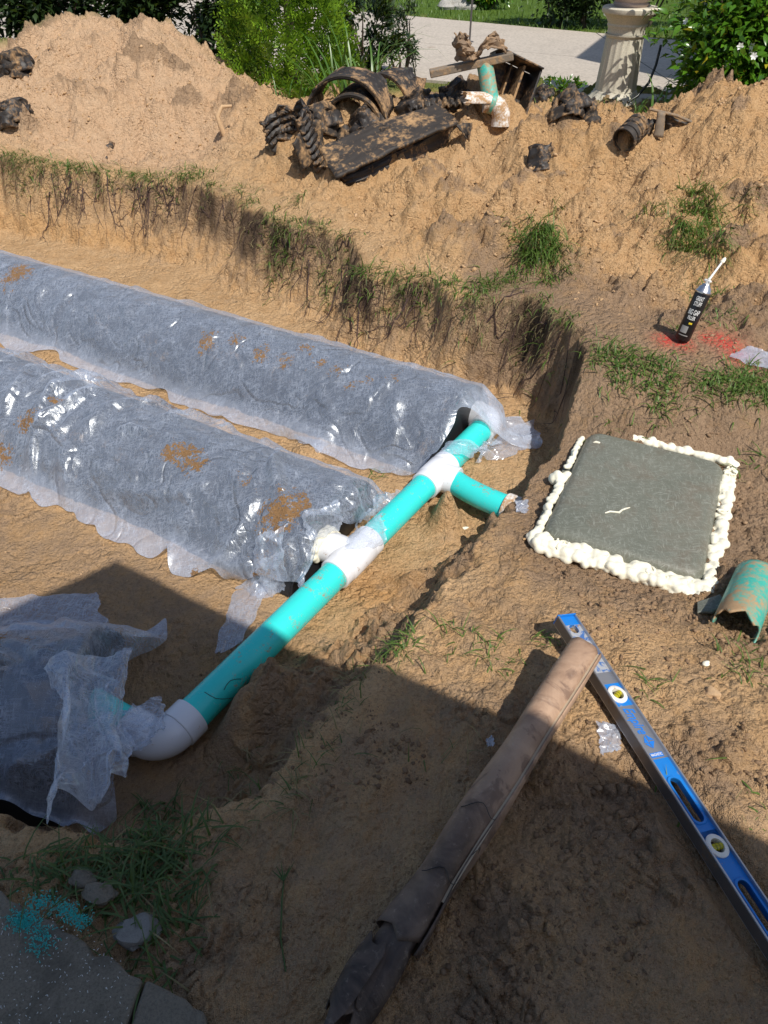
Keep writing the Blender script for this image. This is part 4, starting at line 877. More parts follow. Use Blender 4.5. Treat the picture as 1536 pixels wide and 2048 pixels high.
part(cn, 'straw', MB().tube([CM @ Vector((0, 0, Hc+.04)), tip, st], [.0055, .0048, .0042], 12), M['print'])
part(cn, 'trigger', MB().box(-.012, .016, -.008, .008, Hc+.044, Hc+.052, CM), M['print'], False, bev=.002)
bl = (st-tip).normalized(); blobs([(st-bl*.004, .009), (st+bl*.006, .008), (st+bl*.014, .006)], 'foam_tip', cn, M['foam'], .0025)

# ------------------------------------------------------------------ scraps of fabric
def scrap(corners, label, seed, amp=.01, nu=40, nv=40, dirt=.0):
    ps = [at(*c) for c in corners]; A, B, C, D = [np.array(p) for p in ps]; u, v = np.meshgrid(np.linspace(0, 1, nu), np.linspace(0, 1, nv), indexing='ij')
    P = A*((1-u)*(1-v))[..., None]+B*(u*(1-v))[..., None]+C*(u*v)[..., None]+D*((1-u)*v)[..., None]
    P[..., :2] += .008*np.stack([fbm(u*5, v*5, seed, 2), fbm(u*5+4, v*5, seed, 2)], -1)*min(1, amp/.008)
    f = .6*np.abs(pn(u*1.7+v, v*1.9, seed))+.3*np.abs(pn(u*3.3, v*2.7-u, seed+1)); hh = height(P[..., 0], P[..., 1]); A2 = np.stack([u.ravel(), v.ravel(), np.ones(u.size)], 1); cf = np.linalg.lstsq(A2, hh.ravel(), rcond=None)[0]; P[..., 2] = (A2 @ cf).reshape(u.shape)+.006+amp*2*f
    c = P.reshape(-1, 3).mean(0); c[2] = P[..., 2].min(); r = thing('fabric_scrap', tuple(c), label, 'scrap'); me = mesh_np('cloth', (P-c).reshape(-1, 3), gridfaces(nu, nv)); attr(me, 'dirt', np.full(nu*nv, dirt)); attr(me, 'thick', np.full(nu*nv, .15)); link('cloth', me, M['fabric_loose'], r); return r
scrap([(1192, 1448, 0), (1240, 1452, 0), (1242, 1500, 0), (1200, 1510, 0)], 'small crumpled white fabric scrap on soil between tube and level', 61, .008)
scrap([(1450, 722, .08), (1500, 695, .08), (1560, 712, .08), (1540, 742, .08)], 'white fabric scrap beside the red paint marks', 62, .014)
scrap([(972, 1470, 0), (986, 1464, 0), (990, 1486, 0), (976, 1490, 0)], 'tiny white fabric scrap tucked against the shaded side of the tube', 63, .004, 16, 16)
scrap([(1035, 985, -.1), (1060, 980, -.1), (1058, 1005, -.1), (1036, 1006, -.1)], 'pale plastic scrap poking from the bank above the branch pipe', 64, .01, 20, 20)

# ------------------------------------------------------------------ rocks
def rock(px, py, z, r, sq, label, seed, mat='rock', cat='rock', name='rock'):
    rng = random.Random(seed); p = at(px, py, z); p.z = hz(p.x, p.y)+r*.25; bm = bmesh.new(); bmesh.ops.create_icosphere(bm, subdivisions=3, radius=1); mb = MB()
    o3 = [rng.uniform(-3, 3) for _ in range(6)]
    for v in bm.verts:
        c = v.co; d = 1+.16*math.sin(c.x*3+o3[0]+c.y*2)+.12*math.sin(c.y*4+o3[1]+c.z*3)+.06*math.sin(c.z*9+o3[2])+.05*math.sin(c.x*11+c.y*9+o3[3])
        mb.v.append(tuple(p+Vector((c.x*r*sq[0]*d, c.y*r*sq[1]*d, c.z*r*sq[2]*d))))
    mb.f = [[w.index for w in f.verts] for f in bm.faces]; bm.free(); return single(name, mb, M[mat], label, cat)
rock(275, 1862, 0, .034, (1.15, .95, .7), 'pale speckled rock lump in the gap beside the cracked walk', 1)
rock(205, 1795, 0, .030, (1.2, .7, .5), 'grey rock half hidden in grass near the turquoise shavings', 2, 'slab')
rock(168, 1762, 0, .028, (1.1, .8, .45), 'small grey rock lodged at the turquoise speckled slab edge', 6, 'slab')
rock(930, 1056, -.38, .010, (1.2, .7, .6), 'white foam crumb on the trench floor below the branch pipe', 3, 'foam', 'foam crumb', 'foam_crumb')
rock(1420, 1312, 0, .010, (1, .8, .8), 'small cream foam crumb on soil below the broken pipe', 4, 'foam', 'foam crumb', 'foam_crumb')
rock(1428, 1380, 0, .02, (1, .9, .7), 'tan clod of soil beside a weed clump', 5, 'clod', 'clod', 'soil_clod')

# turquoise shavings on the walk
def shavings():
    rng = random.Random(5); mb = MB(); strokes = [[(25, 1840), (45, 1835), (70, 1815), (95, 1800)], [(60, 1805), (100, 1800), (150, 1825), (168, 1850)], [(70, 1840), (85, 1865), (82, 1885), (72, 1905)], [(110, 1805), (140, 1830), (165, 1845)], [(30, 1838), (40, 1850), (60, 1845)]]
    for st_ in strokes:
        for _ in range(220):
            i = rng.randrange(len(st_)-1); t = rng.random(); x = st_[i][0]*(1-t)+st_[i+1][0]*t+rng.gauss(0, 13); y = st_[i][1]*(1-t)+st_[i+1][1]*t+rng.gauss(0, 9)
            p = at(x, y, zt+.002); a = rng.random()*6; l = rng.uniform(.001, .0032); w = .0007; d = Vector((math.cos(a), math.sin(a), 0)); n = Vector((-d.y, d.x, 0)); z = Vector((0, 0, rng.uniform(.0008, .003)))
            mb.add([p-d*l-n*w, p-d*l+n*w, p+n*w+z, p-n*w+z, p+d*l+n*w, p+d*l-n*w], [(0, 3, 2, 1), (3, 5, 4, 2)])
    o = single('pipe_shavings', mb, M['shave'], 'turquoise plastic shavings scattered on the concrete walk', 'shavings', smooth=False); tag(o, kind='stuff')
    mb = MB()
    for _ in range(260):
        x = rng.uniform(-20, 260); y = 1830+rng.random()**1.2*230
        if y < 1700+x*.9: continue
        p = at(x, y, zt+.001); a = rng.random()*6; l = rng.uniform(.0007, .0022); w = .0005; d = Vector((math.cos(a), math.sin(a), 0)); n = Vector((-d.y, d.x, 0))
        mb.add([p-d*l-n*w, p-d*l+n*w, p+d*l+n*w+Vector((0, 0, .001)), p+d*l-n*w], [(0, 3, 2, 1)])
    o = single('white_shavings', mb, M['print'], 'fine white plastic flecks strewn over the dark walk', 'shavings', smooth=False); tag(o, kind='stuff')
shavings()
# ------------------------------------------------------------------ dug-up debris on the spoil heap
def G(px, py):
    """point where the sight line meets the terrain"""
    o = np.array([0, 0, CH]); u = (px-768)/FP; v = (py-1024)/FP; d = np.array([u, cP-v*sP, -(sP+v*cP)])
    t = np.linspace(1.2, 12, 1600); P = o+d*t[:, None]; z = height(P[:, 0], P[:, 1]); k = np.argmax(P[:, 2] < z)
    return Vector(P[k]) if P[k, 2] < z[k] else Vector(P[-1])
S5 = 1420.
def chunk(name, px, py, label, cat='debris'):
    g = G(px, py); return thing(name, (g.x, g.y, g.z-.03), label, cat, 'dug-up chamber pieces on the spoil heap'), g
def plate(root, name, pts, mat, th=.012, n=14, bend=.02, seed=0, jag=.01):
    """thick irregular plate between 4 world corners"""
    A, B, C, D = [np.array(p) for p in pts]; u, v = np.meshgrid(np.linspace(0, 1, n), np.linspace(0, 1, n), indexing='ij')
    P = A*((1-u)*(1-v))[..., None]+B*(u*(1-v))[..., None]+C*(u*v)[..., None]+D*((1-u)*v)[..., None]
    nr = np.cross(B-A, D-A); nr = nr/np.linalg.norm(nr); r = np.random.RandomState(seed)
    P = P+nr*(bend*np.sin(np.pi*u)*1.0+.30*bend*fbm(u*3+seed, v*3, seed, 2))[..., None]+(B-A)/np.linalg.norm(B-A)*(.25*bend*fbm(v*4+seed, u*2, seed+1, 2))[..., None]+(D-A)/np.linalg.norm(D-A)*(v*.30*bend*fbm(u*3+seed, u*0, seed+2, 2))[..., None]
    P = P+(r.rand(n, n, 3)-.5)*jag
    mb = MB(); mb.v = [tuple(x) for x in P.reshape(-1, 3)]; mb.f = [tuple(f) for f in gridfaces(n, n)]; o = part(root, name, mb, mat); solid(o, th); return o
Z = Vector((0, 0, 1))
# ribbed chamber end standing up at the left of the heap
a, g = chunk('broken_chamber', 610, 330, 'black ribbed broken chamber standing on end, filled with sand')
halfpipe(a, 'shell', g+Vector((-.02, .03, -.02)), Vector((-.28, -.25, .93)), .17, .34, 20, 235, M['blackold'], .05, 3, .010, .010, 30, 34, up=(0, 1, 0))
halfpipe(a, 'rim', g+Vector((-.10, -.02, .02)), Vector((-.30, -.2, .93)), .20, .20, 120, 240, M['blackold2'], .04, 5, .010, 0, 20, 14, up=(0, 1, 0))
plate(a, 'flange', [g+Vector((.06, -.05, -.05)), g+Vector((.16, -.03, -.02)), g+Vector((.12, 0, .27)), g+Vector((.0, -.02, .28))], M['blackold2'], .014, 14, .03, 2, .012)
# two arches behind
for k, (px, py, R, lab, sd0) in enumerate([(690, 214, .28, 'wide black chamber arch half buried below the tall strap leaves', 1), (705, 232, .20, 'smaller soil crusted arch nested in front of the wide black arch', 2), (765, 195, .25, 'rounded black chamber back beside the small dark bush', 3)]):
    a, g = chunk('broken_chamber', px, py, lab); d = [Vector((.25, 1, .05)), Vector((.3, 1, .1)), Vector((.7, 1, .05))][k]
    halfpipe(a, 'shell', g+Vector((0, -.05, -R*.35)), d, R, .30, 12, 168, M['blackold' if k != 1 else 'blackold2'], .07, 10+sd0, .018, .006, 30, 20)
    halfpipe(a, 'rim', g+Vector((0, -.055, -R*.35)), d, R+.010, .04, 8, 140, M['blackold2'], .02, 20+sd0, .014, 0, 26, 6)
# long flange plate, dark hollow below it
a, g = chunk('broken_chamber', 790, 330, 'long crusted chamber flange propped over a dark hollow, white strip below')
p0 = G(672, 362)+Z*.01; p1 = G(915, 300)+Vector((0, 0, .16)); bk_ = Vector((-.12, .26, .06))
plate(a, 'flange', [p0, p1, p1+bk_, p0+bk_+Vector((0, 0, .05))], M['blackold2'], .022, 22, .02, 4, .010)
plate(a, 'side_wall', [p0+Vector((.03, .10, -.08)), p1+Vector((0, .16, -.22)), p1+Vector((0, .17, -.03)), p0+Vector((.03, .12, -.02))], M['blackold'], .012, 14, .03, 6, .01)
plate(a, 'torn_corner', [p1+Vector((-.03, -.01, .0)), p1+Vector((.09, .0, .01)), p1+Vector((.07, -.03, -.10)), p1+Vector((.03, -.02, -.06))], M['blackold2'], .008, 8, .02, 7, .008)
w0 = G(828, 318); ws = [w0+Vector((0, .0, -.02)), w0+Vector((.005, .02, .06)), w0+Vector((.02, .05, .12)), w0+Vector((.07, .07, .165))]
mb = MB(); 
for i, q in enumerate(ws):
    wd_ = [.018, .022, .028, .03][i]; mb.v += [tuple(q-Vector((wd_, 0, 0))), tuple(q+Vector((wd_, .01, .01)))]
mb.f = [(2*i, 2*i+1, 2*i+3, 2*i+2) for i in range(3)]; solid(part(a, 'white_strip', mb, M['white_old']), .006)
# ribbed wall standing right of the arches
a, g = chunk('broken_chamber', 870, 235, 'upright ribbed black chamber wall behind the long flange')
halfpipe(a, 'shell', g+Vector((-.17, .06, -.12)), Vector((1, .15, .05)), .22, .42, 55, 150, M['blackold2'], .04, 31, .012, .014, 24, 44)
halfpipe(a, 'end', g+Vector((.14, .03, -.05)), Vector((.7, .6, 0)), .16, .12, 0, 200, M['blackold'], .04, 32, .012, .0, 24, 10)
# propped chamber end with plank and pipe
a, g = chunk('chamber_end', 1010, 225, 'tilted chamber end box leaning upright under a weathered plank')
b0 = G(955, 232); R_ = Matrix.Translation(g+Vector((-.02, .12, -.03))) @ Euler((math.radians(-18), math.radians(22), math.radians(8))).to_matrix().to_4x4()
for nm, bx in (('back', (-.14, .18, .15, .165, 0, .34)), ('side', (.17, .185, -.04, .149, 0, .34)), ('side', (-.155, -.14, .04, .149, .08, .34)), ('top', (-.155, .185, -.06, .149, .341, .352))):
    part(a, nm, MB().box(*bx, R_), M['blackold'], False, bev=.004)
part(a, 'rib', MB().box(.06, .075, .0, .149, .02, .33, R_), M['blackold2'], False); part(a, 'rib', MB().box(.0, .012, .09, .149, .05, .33, R_), M['blackold2'], False)
pk = thing('plank', (g.x, g.y, g.z+.3), 'weathered grey plank resting on top of the tilted chamber end', 'plank')
Yp = g.y+.06; k0 = atY(860, 148, Yp); k1 = atY(1026, 112, Yp); dk = (k1-k0).normalized(); PM = Matrix.Translation((k0+k1)/2) @ dk.to_track_quat('X', 'Z').to_matrix().to_4x4()
Lk = (k1-k0).length/2; part(pk, 'board', MB().box(-Lk, Lk, -.03, .06, -.022, .022, PM), M['wood'], False, bev=.006)
rg = thing('muddy_rag', ((k0+k1)/2)+Z*.02, 'stiff muddy plastic rag heaped on the plank', 'rag')
plate(rg, 'fold', [atY(912, 122, Yp), atY(960, 118, Yp), atY(935, 85, Yp+.05), atY(908, 62, Yp+.02)], M['rag'], .008, 18, .09, 21, .010)
plate(rg, 'fold', [atY(945, 120, Yp-.01), atY(1012, 108, Yp), atY(1006, 82, Yp+.05), atY(960, 96, Yp+.06)], M['rag'], .008, 18, .08, 22, .010)
plate(rg, 'fold', [atY(918, 75, Yp), atY(934, 72, Yp), atY(930, 95, Yp+.03), atY(915, 100, Yp+.03)], M['rag'], .008, 12, .04, 23, .008)
op = thing('old_pipe', G(965, 238), 'old turquoise and white pipe bend poking from under the plank', 'pipe')
gp = G(985, 236); e1 = gp+Vector((.0, -.03, .0)); pts = [e1+Vector((.05, -.02, -.04)), e1+Vector((.05, -.01, .03)), e1+Vector((.03, 0, .07)), e1+Vector((-.02, .01, .095)), e1+Vector((-.07, .01, .10))]
part(op, 'bend', MB().tube(pts, .062, 26), M['white_old']); part(op, 'collar', MB().tube([pts[3]+Vector((.02, 0, -.006)), pts[3]+Vector((-.012, 0, .004))], .066, 26), M['pipe_old'])
part(op, 'pipe', MB().tube([pts[3], pts[3]+Vector((-.05, .10, .20))], .054, 24), M['pipe_old'])
halfpipe(op, 'torn_bell', pts[3]+Vector((-.02, 0, .0)), Vector((-1, -.1, .03)), .062, .17, 20, 175, M['white_old'], .035, 41, .006)
# more fragments
a, g = chunk('corrugated_pipe', 1262, 285, 'short corrugated black drain pipe lying open towards the pedestal', 'pipe')
halfpipe(a, 'shell', g+Vector((-.06, -.04, .02)), Vector((.55, .55, .30)), .068, .16, 0, 360, M['blackold2'], .012, 51, .005, .004, 40, 60)
a, g = chunk('broken_chamber', 1345, 262, 'thin rimmed chamber fragment with an upright strut below the white flowered bush')
q0_, q1_ = atY(1298, 218, g.y), atY(1402, 252, g.y); part(a, 'rim', MB().tube([q0_, q0_*.5+q1_*.5+Z*.012, q1_], .009, 8), M['wood'])
plate(a, 'strut', [atY(1306, 275, g.y-.02), atY(1325, 275, g.y-.02), atY(1330, 225, g.y), atY(1316, 222, g.y)], M['wood'], .012, 8, .01, 61, .004)
plate(a, 'panel', [atY(1330, 272, g.y+.05), atY(1400, 265, g.y+.05), atY(1398, 252, g.y+.02), atY(1328, 226, g.y+.02)], M['blackold'], .01, 10, .02, 62, .01)
plate(a, 'panel', [atY(1272, 270, g.y+.02), atY(1300, 272, g.y+.02), atY(1312, 240, g.y+.02), atY(1296, 240, g.y+.05)], M['blackold2'], .01, 10, .02, 63, .01)
for px, py, lab, sd0, sz in [(1085, 200, 'folded brown chamber flap right of the tilted chamber end', 71, .15), (1140, 225, 'tan crumpled chamber flap sticking up from the heap crest', 72, .17), (1180, 240, 'small crumpled flap sticking up left of the pedestal foot', 73, .13), (30, 150, 'torn black chamber sheet at the top of the left heap', 74, .22), (25, 250, 'curled black chamber rim at the foot of the left heap', 75, .22),
                            (445, 112, 'small dark plastic flap standing behind the pale sand peak', 76, .13), (210, 310, 'small black plastic tatter sticking out of the pale sand', 77, .08), (1085, 330, 'dark bark-like fragment stuck upright in the sandy slope', 78, .13),
    (640, 262, 'jagged black flap between the ribbed chamber and the arches', 81, .2), (735, 258, 'dark twisted sheet in front of the nested arches', 82, .2), (830, 232, 'torn black sheet standing left of the ribbed wall', 83, .2), (912, 215, 'black curled flap in the hollow beside the white pipe bend', 84, .2), (770, 300, 'crusted dark shard lying against the long flange', 85, .17), (560, 270, 'black side flap left of the ribbed chamber', 86, .15), (690, 300, 'sandy black tatter under the ribbed chamber', 87, .15)]:
    a, g = chunk('chamber_fragment', px, py, lab); r = random.Random(sd0); t0 = r.uniform(-.4, .4)
    plate(a, 'flap', [g+Vector((-sz*.7, 0, -.06)), g+Vector((sz*.7, .03, -.06)), g+Vector((sz*(.5+t0*.4), .14, sz*.62)), g+Vector((-sz*.6, .10, sz*(.42+t0*.4)))], M['blackold2' if sd0 in (72, 73, 74, 81, 85, 87) else 'blackold'], .008, 18, sz*.55, sd0, .004)
    if sz > .14: halfpipe(a, 'curl', g+Vector((-sz*.3, .02, 0)), Vector((1, .3, .15)), sz*.4, sz*1.0, 10, 190, M['blackold'], .02, sd0+5, .012, .006, 18, 14)
# curved root hoop on the heap
a, g = chunk('root', 445, 270, 'curved thick root standing out of the sandy slope', 'root')
part(a, 'stem', MB().tube([g+Vector((.03, 0, -.05)), g+Vector((-.0, -.02, .06)), g+Vector((-.02, 0, .13)), g+Vector((.02, .03, .19)), g+Vector((.09, .05, .19))], [.022, .02, .018, .015, .01], 10), M['clod'])

# ------------------------------------------------------------------ grass, weeds, roots, clods
class Blades:
    def __init__(s): s.V = []; s.F = []; s.n = 0
    def add(s, p, az, lean, L, w, droop=.6, seg=4):
        d = np.array([math.cos(az), math.sin(az), 0]); n = np.array([-d[1], d[0], 0]); pts = []; q = np.array(p, float); ang = lean
        for i in range(seg+1):
            ww = w*(1-(i/seg)**1.6)*.5+.0002; pts += [q-n*ww, q+n*ww]; q = q+(d*math.sin(ang)+np.array([0, 0, 1])*math.cos(ang))*L/seg; ang += droop/seg*2
        s.V += pts; s.F += [(s.n+2*i, s.n+2*i+1, s.n+2*i+3, s.n+2*i+2) for i in range(seg)]; s.n += 2*(seg+1)
    def make(s, name, mat, label, cat='grass', kind='stuff', group=None):
        V = np.array(s.V); c = np.array([V[:, 0].mean(), V[:, 1].mean(), V[:, 2].min()]); me = mesh_np(name, V-c, np.array(s.F)); o = link(name, me, M[mat], None, c)
        return tag(o, label, cat, group, kind)
rng = random.Random(42)
def tuft(B, p, n, spread, L, w, lean=(.1, 1.1), droop=(.3, 1.2), dirb=None):
    xs = np.array([p[0]+rng.gauss(0, spread) for _ in range(n)]); ys_ = np.array([p[1]+rng.gauss(0, spread) for _ in range(n)]); zs = height(xs, ys_)
    for x, y, z in zip(xs, ys_, zs):
        az = rng.uniform(0, 2*math.pi) if dirb is None or rng.random() < .25 else dirb+rng.gauss(0, .6)
        B.add((x, y, z-.006), az, rng.uniform(*lean), L*rng.uniform(.5, 1.25), w*rng.uniform(.6, 1.2), rng.uniform(*droop))
down = math.atan2(-.87, -.49)
# far edge turf line
B = Blades(); D = Blades()
el = [(20, 325, 1.2), (60, 330, 1.2), (145, 335, 1.2), (200, 345, 1.0), (330, 358, 1.0), (430, 372, .8), (500, 405, .7), (590, 455, .8), (640, 470, .8), (690, 500, .9), (40, 322, 1), (80, 325, 1.3), (120, 330, 1), (170, 338, 1.2), (230, 345, .6), (270, 350, 1.2), (300, 356, 1.2), (370, 352, 1.1), (400, 350, 1.1), (480, 380, .5), (545, 430, .7), (560, 480, 1.0), (560, 520, 1.2), (600, 390, .5), (655, 575, .9), (730, 545, 1.4), (775, 555, 1.2), (820, 560, .9), (860, 555, 1.0), (900, 575, 1.0), (950, 590, 1.2), (980, 575, 1.5), (1010, 560, 1.5), (1080, 620, .8), (1120, 640, .8)]
for px, py, k in el:
    g = G(px, py); tuft(B, g, int(46*k), .05, .10, .0065, (.2, 1.3), (.4, 1.4), down); tuft(D, g, int(40*k), .06, .10, .003, (.6, 1.6), (.6, 1.8), down)
for px in range(0, 1170, 26):
    py = np.interp(px, [0, 150, 400, 520, 620, 700, 722, 860, 960, 1080, 1168], [320, 337, 362, 427, 460, 490, 537, 552, 587, 610, 672]); g = G(px, py+rng.uniform(-4, 16)); tuft(D, g, 12, .035, .075, .0028, (.8, 1.9), (.6, 1.6), down)
B.make('grass', 'grass', 'green grass tufts fringing the far rim of the trench'); D.make('dry_grass', 'grassdry', 'dry grass and fine roots hanging over the far trench rim')
# turf along the right bank
B = Blades(); D = Blades()
for px, py, k in [(1195, 700, 1), (1220, 715, 1.2), (1250, 730, 1.2), (1280, 735, 1.4), (1310, 730, 1.2), (1240, 760, 1.0), (1330, 745, .8), (1400, 765, 1.2), (1440, 775, 1.5), (1480, 780, 1.6), (1520, 785, 1.6), (1460, 755, 1), (1320, 780, .9), (1325, 810, .8), (1360, 660, .3), (1420, 600, .8), (1440, 640, .7), (1500, 750, 1.0), (1550, 790, 2), (1225, 870, .3), (1500, 930, .3), (1310, 830, .4)]:
    g = G(px, py); tuft(B, g, int(52*k), .045, .085, .006, (.2, 1.3), (.4, 1.4)); tuft(D, g, int(22*k), .06, .07, .0025, (.5, 1.6), (.4, 1.4))
B.make('grass', 'grass', 'green grass fringe along the bank above the tank lid'); D.make('dry_grass', 'grassdry', 'dry grass stems on the bank above the tank lid')
# uprooted sods on the sandy slope
for px, py, k, lab in [(1075, 490, 1.3, 'uprooted grass sod lying halfway down the sandy slope'), (1385, 450, 1.6, 'large overturned grass sod on the slope above the foam can')]:
    B = Blades(); gs = [(px+rng.gauss(0, 24)*k, py+rng.gauss(0, 26)*k) for _ in range(int(26*k))]
    for x, y in gs: tuft(B, G(x, y), 20, .025, .15, .006, (.5, 1.6), (.2, 1.0), down+.5)
    o = B.make('grass_sod', 'grass', lab, 'grass sod', 'stuff')
D = Blades()
for cx_, cy_, n in [(1360, 510, 30), (1110, 520, 16), (1330, 480, 20), (980, 640, 9), (1070, 660, 9), (1400, 560, 14)]:
    for _ in range(n): tuft(D, G(cx_+rng.gauss(0, 26), cy_+rng.gauss(0, 24)), 7, .03, .07, .0025, (.8, 1.8), (.3, 1.4), down)
for cx_, cy_ in [(960, 470), (820, 405), (905, 450), (1340, 470), (1480, 420)]: tuft(D, G(cx_, cy_), 10, .03, .06, .003)
D.make('dry_roots', 'grassdry', 'dry root fibres matted into the slope and bank')
# foreground
B = Blades(); D = Blades()
for px, py, k in [(800, 1285, .8), (780, 1310, .7), (820, 1290, .4), (905, 1265, .35), (950, 1285, .35), (1000, 1310, .3), (1005, 1330, .25), (1080, 1290, .25), (1110, 1280, .25), (850, 1335, .12), (1290, 1370, .35), (1480, 1310, .7), (1490, 1345, .5), (1530, 1620, .3), (730, 965, .35), (765, 950, .25), (590, 1330, .0), (1330, 1590, .15)]:
    if k: tuft(B, G(px, py), int(46*k), .03, .07, .0042, (.3, 1.4), (.3, 1.2)); tuft(D, G(px, py), int(20*k), .035, .05, .002, (.4, 1.5))
B.make('grass', 'grass', 'sparse green grass sprigs on the sunlit foreground bank'); D.make('dry_grass', 'grassdry', 'dry straw bits among the foreground grass sprigs')
B = Blades(); D = Blades()
for px, py, k in [(270, 1700, 1.6), (310, 1720, 1.6), (350, 1690, 1.5), (240, 1720, 1.4), (200, 1730, 1.2), (150, 1740, 1.2), (100, 1735, 1.0), (60, 1750, .8), (330, 1760, 1.4), (290, 1780, 1.2), (250, 1790, 1.1), (300, 1640, .9), (340, 1650, .9), (380, 1700, .7), (330, 1830, .6), (300, 1900, .6), (340, 1900, .5), (210, 1830, .6), (355, 1920, .4)]:
    tuft(B, G(px, py), int(34*k), .035, .11, .0050, (.3, 1.5), (.5, 1.9)); tuft(D, G(px, py), int(12*k), .045, .09, .003, (.7, 1.6), (.3, 1.5))
for px, py, k in [(480, 1530, .7), (600, 1570, .8), (580, 1600, .6), (460, 1600, .6), (500, 1620, .6), (640, 1480, .6), (680, 1410, .6), (700, 1380, .5), (620, 1530, .6), (420, 1650, .6), (720, 1350, .5), (880, 1500, .3)]:
    tuft(D, G(px, py), int(26*k), .035, .08, .0026, (.3, 1.5), (.3, 1.5)); tuft(B, G(px, py), int(14*k), .035, .07, .003, (.2, 1.3), (.4, 1.4))
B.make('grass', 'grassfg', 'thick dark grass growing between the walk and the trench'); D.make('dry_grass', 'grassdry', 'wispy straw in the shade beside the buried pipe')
wd = thing('weed_stem', G(570, 1930), 'thin lone weed stem lying on the shaded soil', 'weed')
part(wd, 'stem', MB().tube([G(572, 1945)+Z*.004, G(562, 1880)+Z*.008, G(565, 1800)+Z*.010, G(570, 1755)+Z*.01], [.0016, .002, .002, .001], 6), M['grassfg'])
for k in range(6): part(wd, 'leaf', MB().tube([G(568, 1765)+Z*.01, G(568+(k-2.5)*9, 1748-(k % 3)*9)+Z*.018], [.0024, .0004], 5), M['grassfg'])
# roots hanging down the walls
def roots():
    mb = MB(); r = random.Random(8); rim = ([0, 150, 400, 520, 620, 700, 722, 860, 960, 1080, 1168], [335, 352, 380, 445, 480, 510, 555, 575, 605, 630, 690])
    spots = [r.uniform(20, 1150) for _ in range(90)]+[r.gauss(150, 50) for _ in range(34)]+[r.gauss(330, 30) for _ in range(26)]+[r.gauss(620, 40) for _ in range(12)]+[r.gauss(800, 60) for _ in range(16)]
    def strand(x, y, L, r0, hd, depth):
        P = []; n = 9; a = hd
        for i in range(n):
            P.append((x, y)); d = Vector((-NV.x, -NV.y, 0))*math.cos(a)+RV*math.sin(a); x += d.x*L/n; y += d.y*L/n; a += r.gauss(0, .38)
            if depth and i in (3, 5) and r.random() < .6: strand(x, y, L*r.uniform(.3, .7), r0*.55, a+r.choice([-.8, .8])*r.uniform(.5, 1.2), depth-1)
        A_ = np.array(P); z = height(A_[:, 0], A_[:, 1]); off = r.uniform(0, .035)
        mb.tube([Vector((q[0], q[1], zz+r0*.5+off*math.sin(3.1*i/n))) for i, (q, zz) in enumerate(zip(P, z))], [r0*(1-.8*i/(n-1)) for i in range(n)], 5, False)
    for px in spots:
        py = np.interp(px, *rim); g = G(px, py+r.uniform(-8, 50)); strand(g.x, g.y, r.choice([.08, .12, .18, .25, .32])*r.uniform(.7, 1.2), r.choice([.0012, .0016, .0016, .0024, .0034, .0050]), r.gauss(.25, .75), 2)
    o = single('roots', mb, M['root'], 'dark roots dangling down the far trench wall', 'roots'); tag(o, kind='stuff')
roots()
# clods
ICO = None
def clods(name, mat, label, regions, seed):
    r = np.random.RandomState(seed); bm = bmesh.new(); bmesh.ops.create_icosphere(bm, subdivisions=1, radius=1); iv = np.array([v.co[:] for v in bm.verts]); ifc = np.array([[v.index for v in f.verts] for f in bm.faces]); bm.free()
    bm = bmesh.new(); bmesh.ops.create_icosphere(bm, subdivisions=1, radius=1); bm.free()
    PX = []; RR = []
    for (x0, x1, y0, y1, n, r0, r1, cl) in regions:
        x = r.uniform(x0, x1, n*2); y = r.uniform(y0, y1, n*2); k = fbm(x*2.5, y*2.5, seed, 2) > cl; x = x[k][:n]; y = y[k][:n]; PX.append(np.stack([x, y], 1)); RR.append(r0+(r1-r0)*r.rand(len(x))**5)
    P = np.concatenate(PX); R = np.concatenate(RR); sdv, _w2 = trench(P[:, 0], P[:, 1]); kk = (sdv > .10) | (R < .006); P = P[kk]; R = R[kk]; z = height(P[:, 0], P[:, 1]); n = len(P)
    sc = R[:, None]*(.55+.9*r.rand(n, 3)); sc[:, 2] *= .7
    V = iv[None]*(1+.34*(r.rand(n, len(iv), 1)-.5)*2)*sc[:, None]; an = r.rand(n)*6.28; V = np.stack([V[..., 0]*np.cos(an)[:, None]-V[..., 1]*np.sin(an)[:, None], V[..., 0]*np.sin(an)[:, None]+V[..., 1]*np.cos(an)[:, None], V[..., 2]+.35*V[..., 0]], -1); V[..., 0] += P[:, None, 0]; V[..., 1] += P[:, None, 1]; V[..., 2] += (z+R*.05)[:, None]
    F = (ifc[None]+(np.arange(n)*len(iv))[:, None, None]).reshape(-1, 3); me = mesh_np(name, V.reshape(-1, 3), F); o = link(name, me, M[mat], smooth=False); return tag(o, label, 'soil', kind='stuff')
def keep(fn): pass
clods('sand_clods', 'clod', 'loose sand clods strewn over the spoil heap', [(-3.2, -.2, 5.6, 7.4, 3500, .002, .013, -.3), (-.6, 3.2, 3.6, 6.0, 6000, .002, .014, -.3), (.9, 3, 3.1, 4.6, 2000, .002, .010, -.4), (-1.5, .6, 1.5, 3.4, 900, .0015, .007, .0)], 3)
clods('dirt_clods', 'clod_dirt', 'brown soil crumbs round the tank lid and right bank', [(.4, 1.9, 1.15, 1.55, 1300, .002, .010, -.2), (1.2, 2.0, 1.2, 3.0, 1500, .002, .011, -.2), (.35, .8, 1.5, 2.4, 700, .002, .011, -.1)], 5)
clods('dark_clods', 'clod_fg', 'dark soil crumbs in the shaded foreground', [(-.05, .9, .35, 1.1, 2600, .0012, .008, .0), (-.7, .2, .5, 1.5, 1300, .0012, .008, .1)], 6)

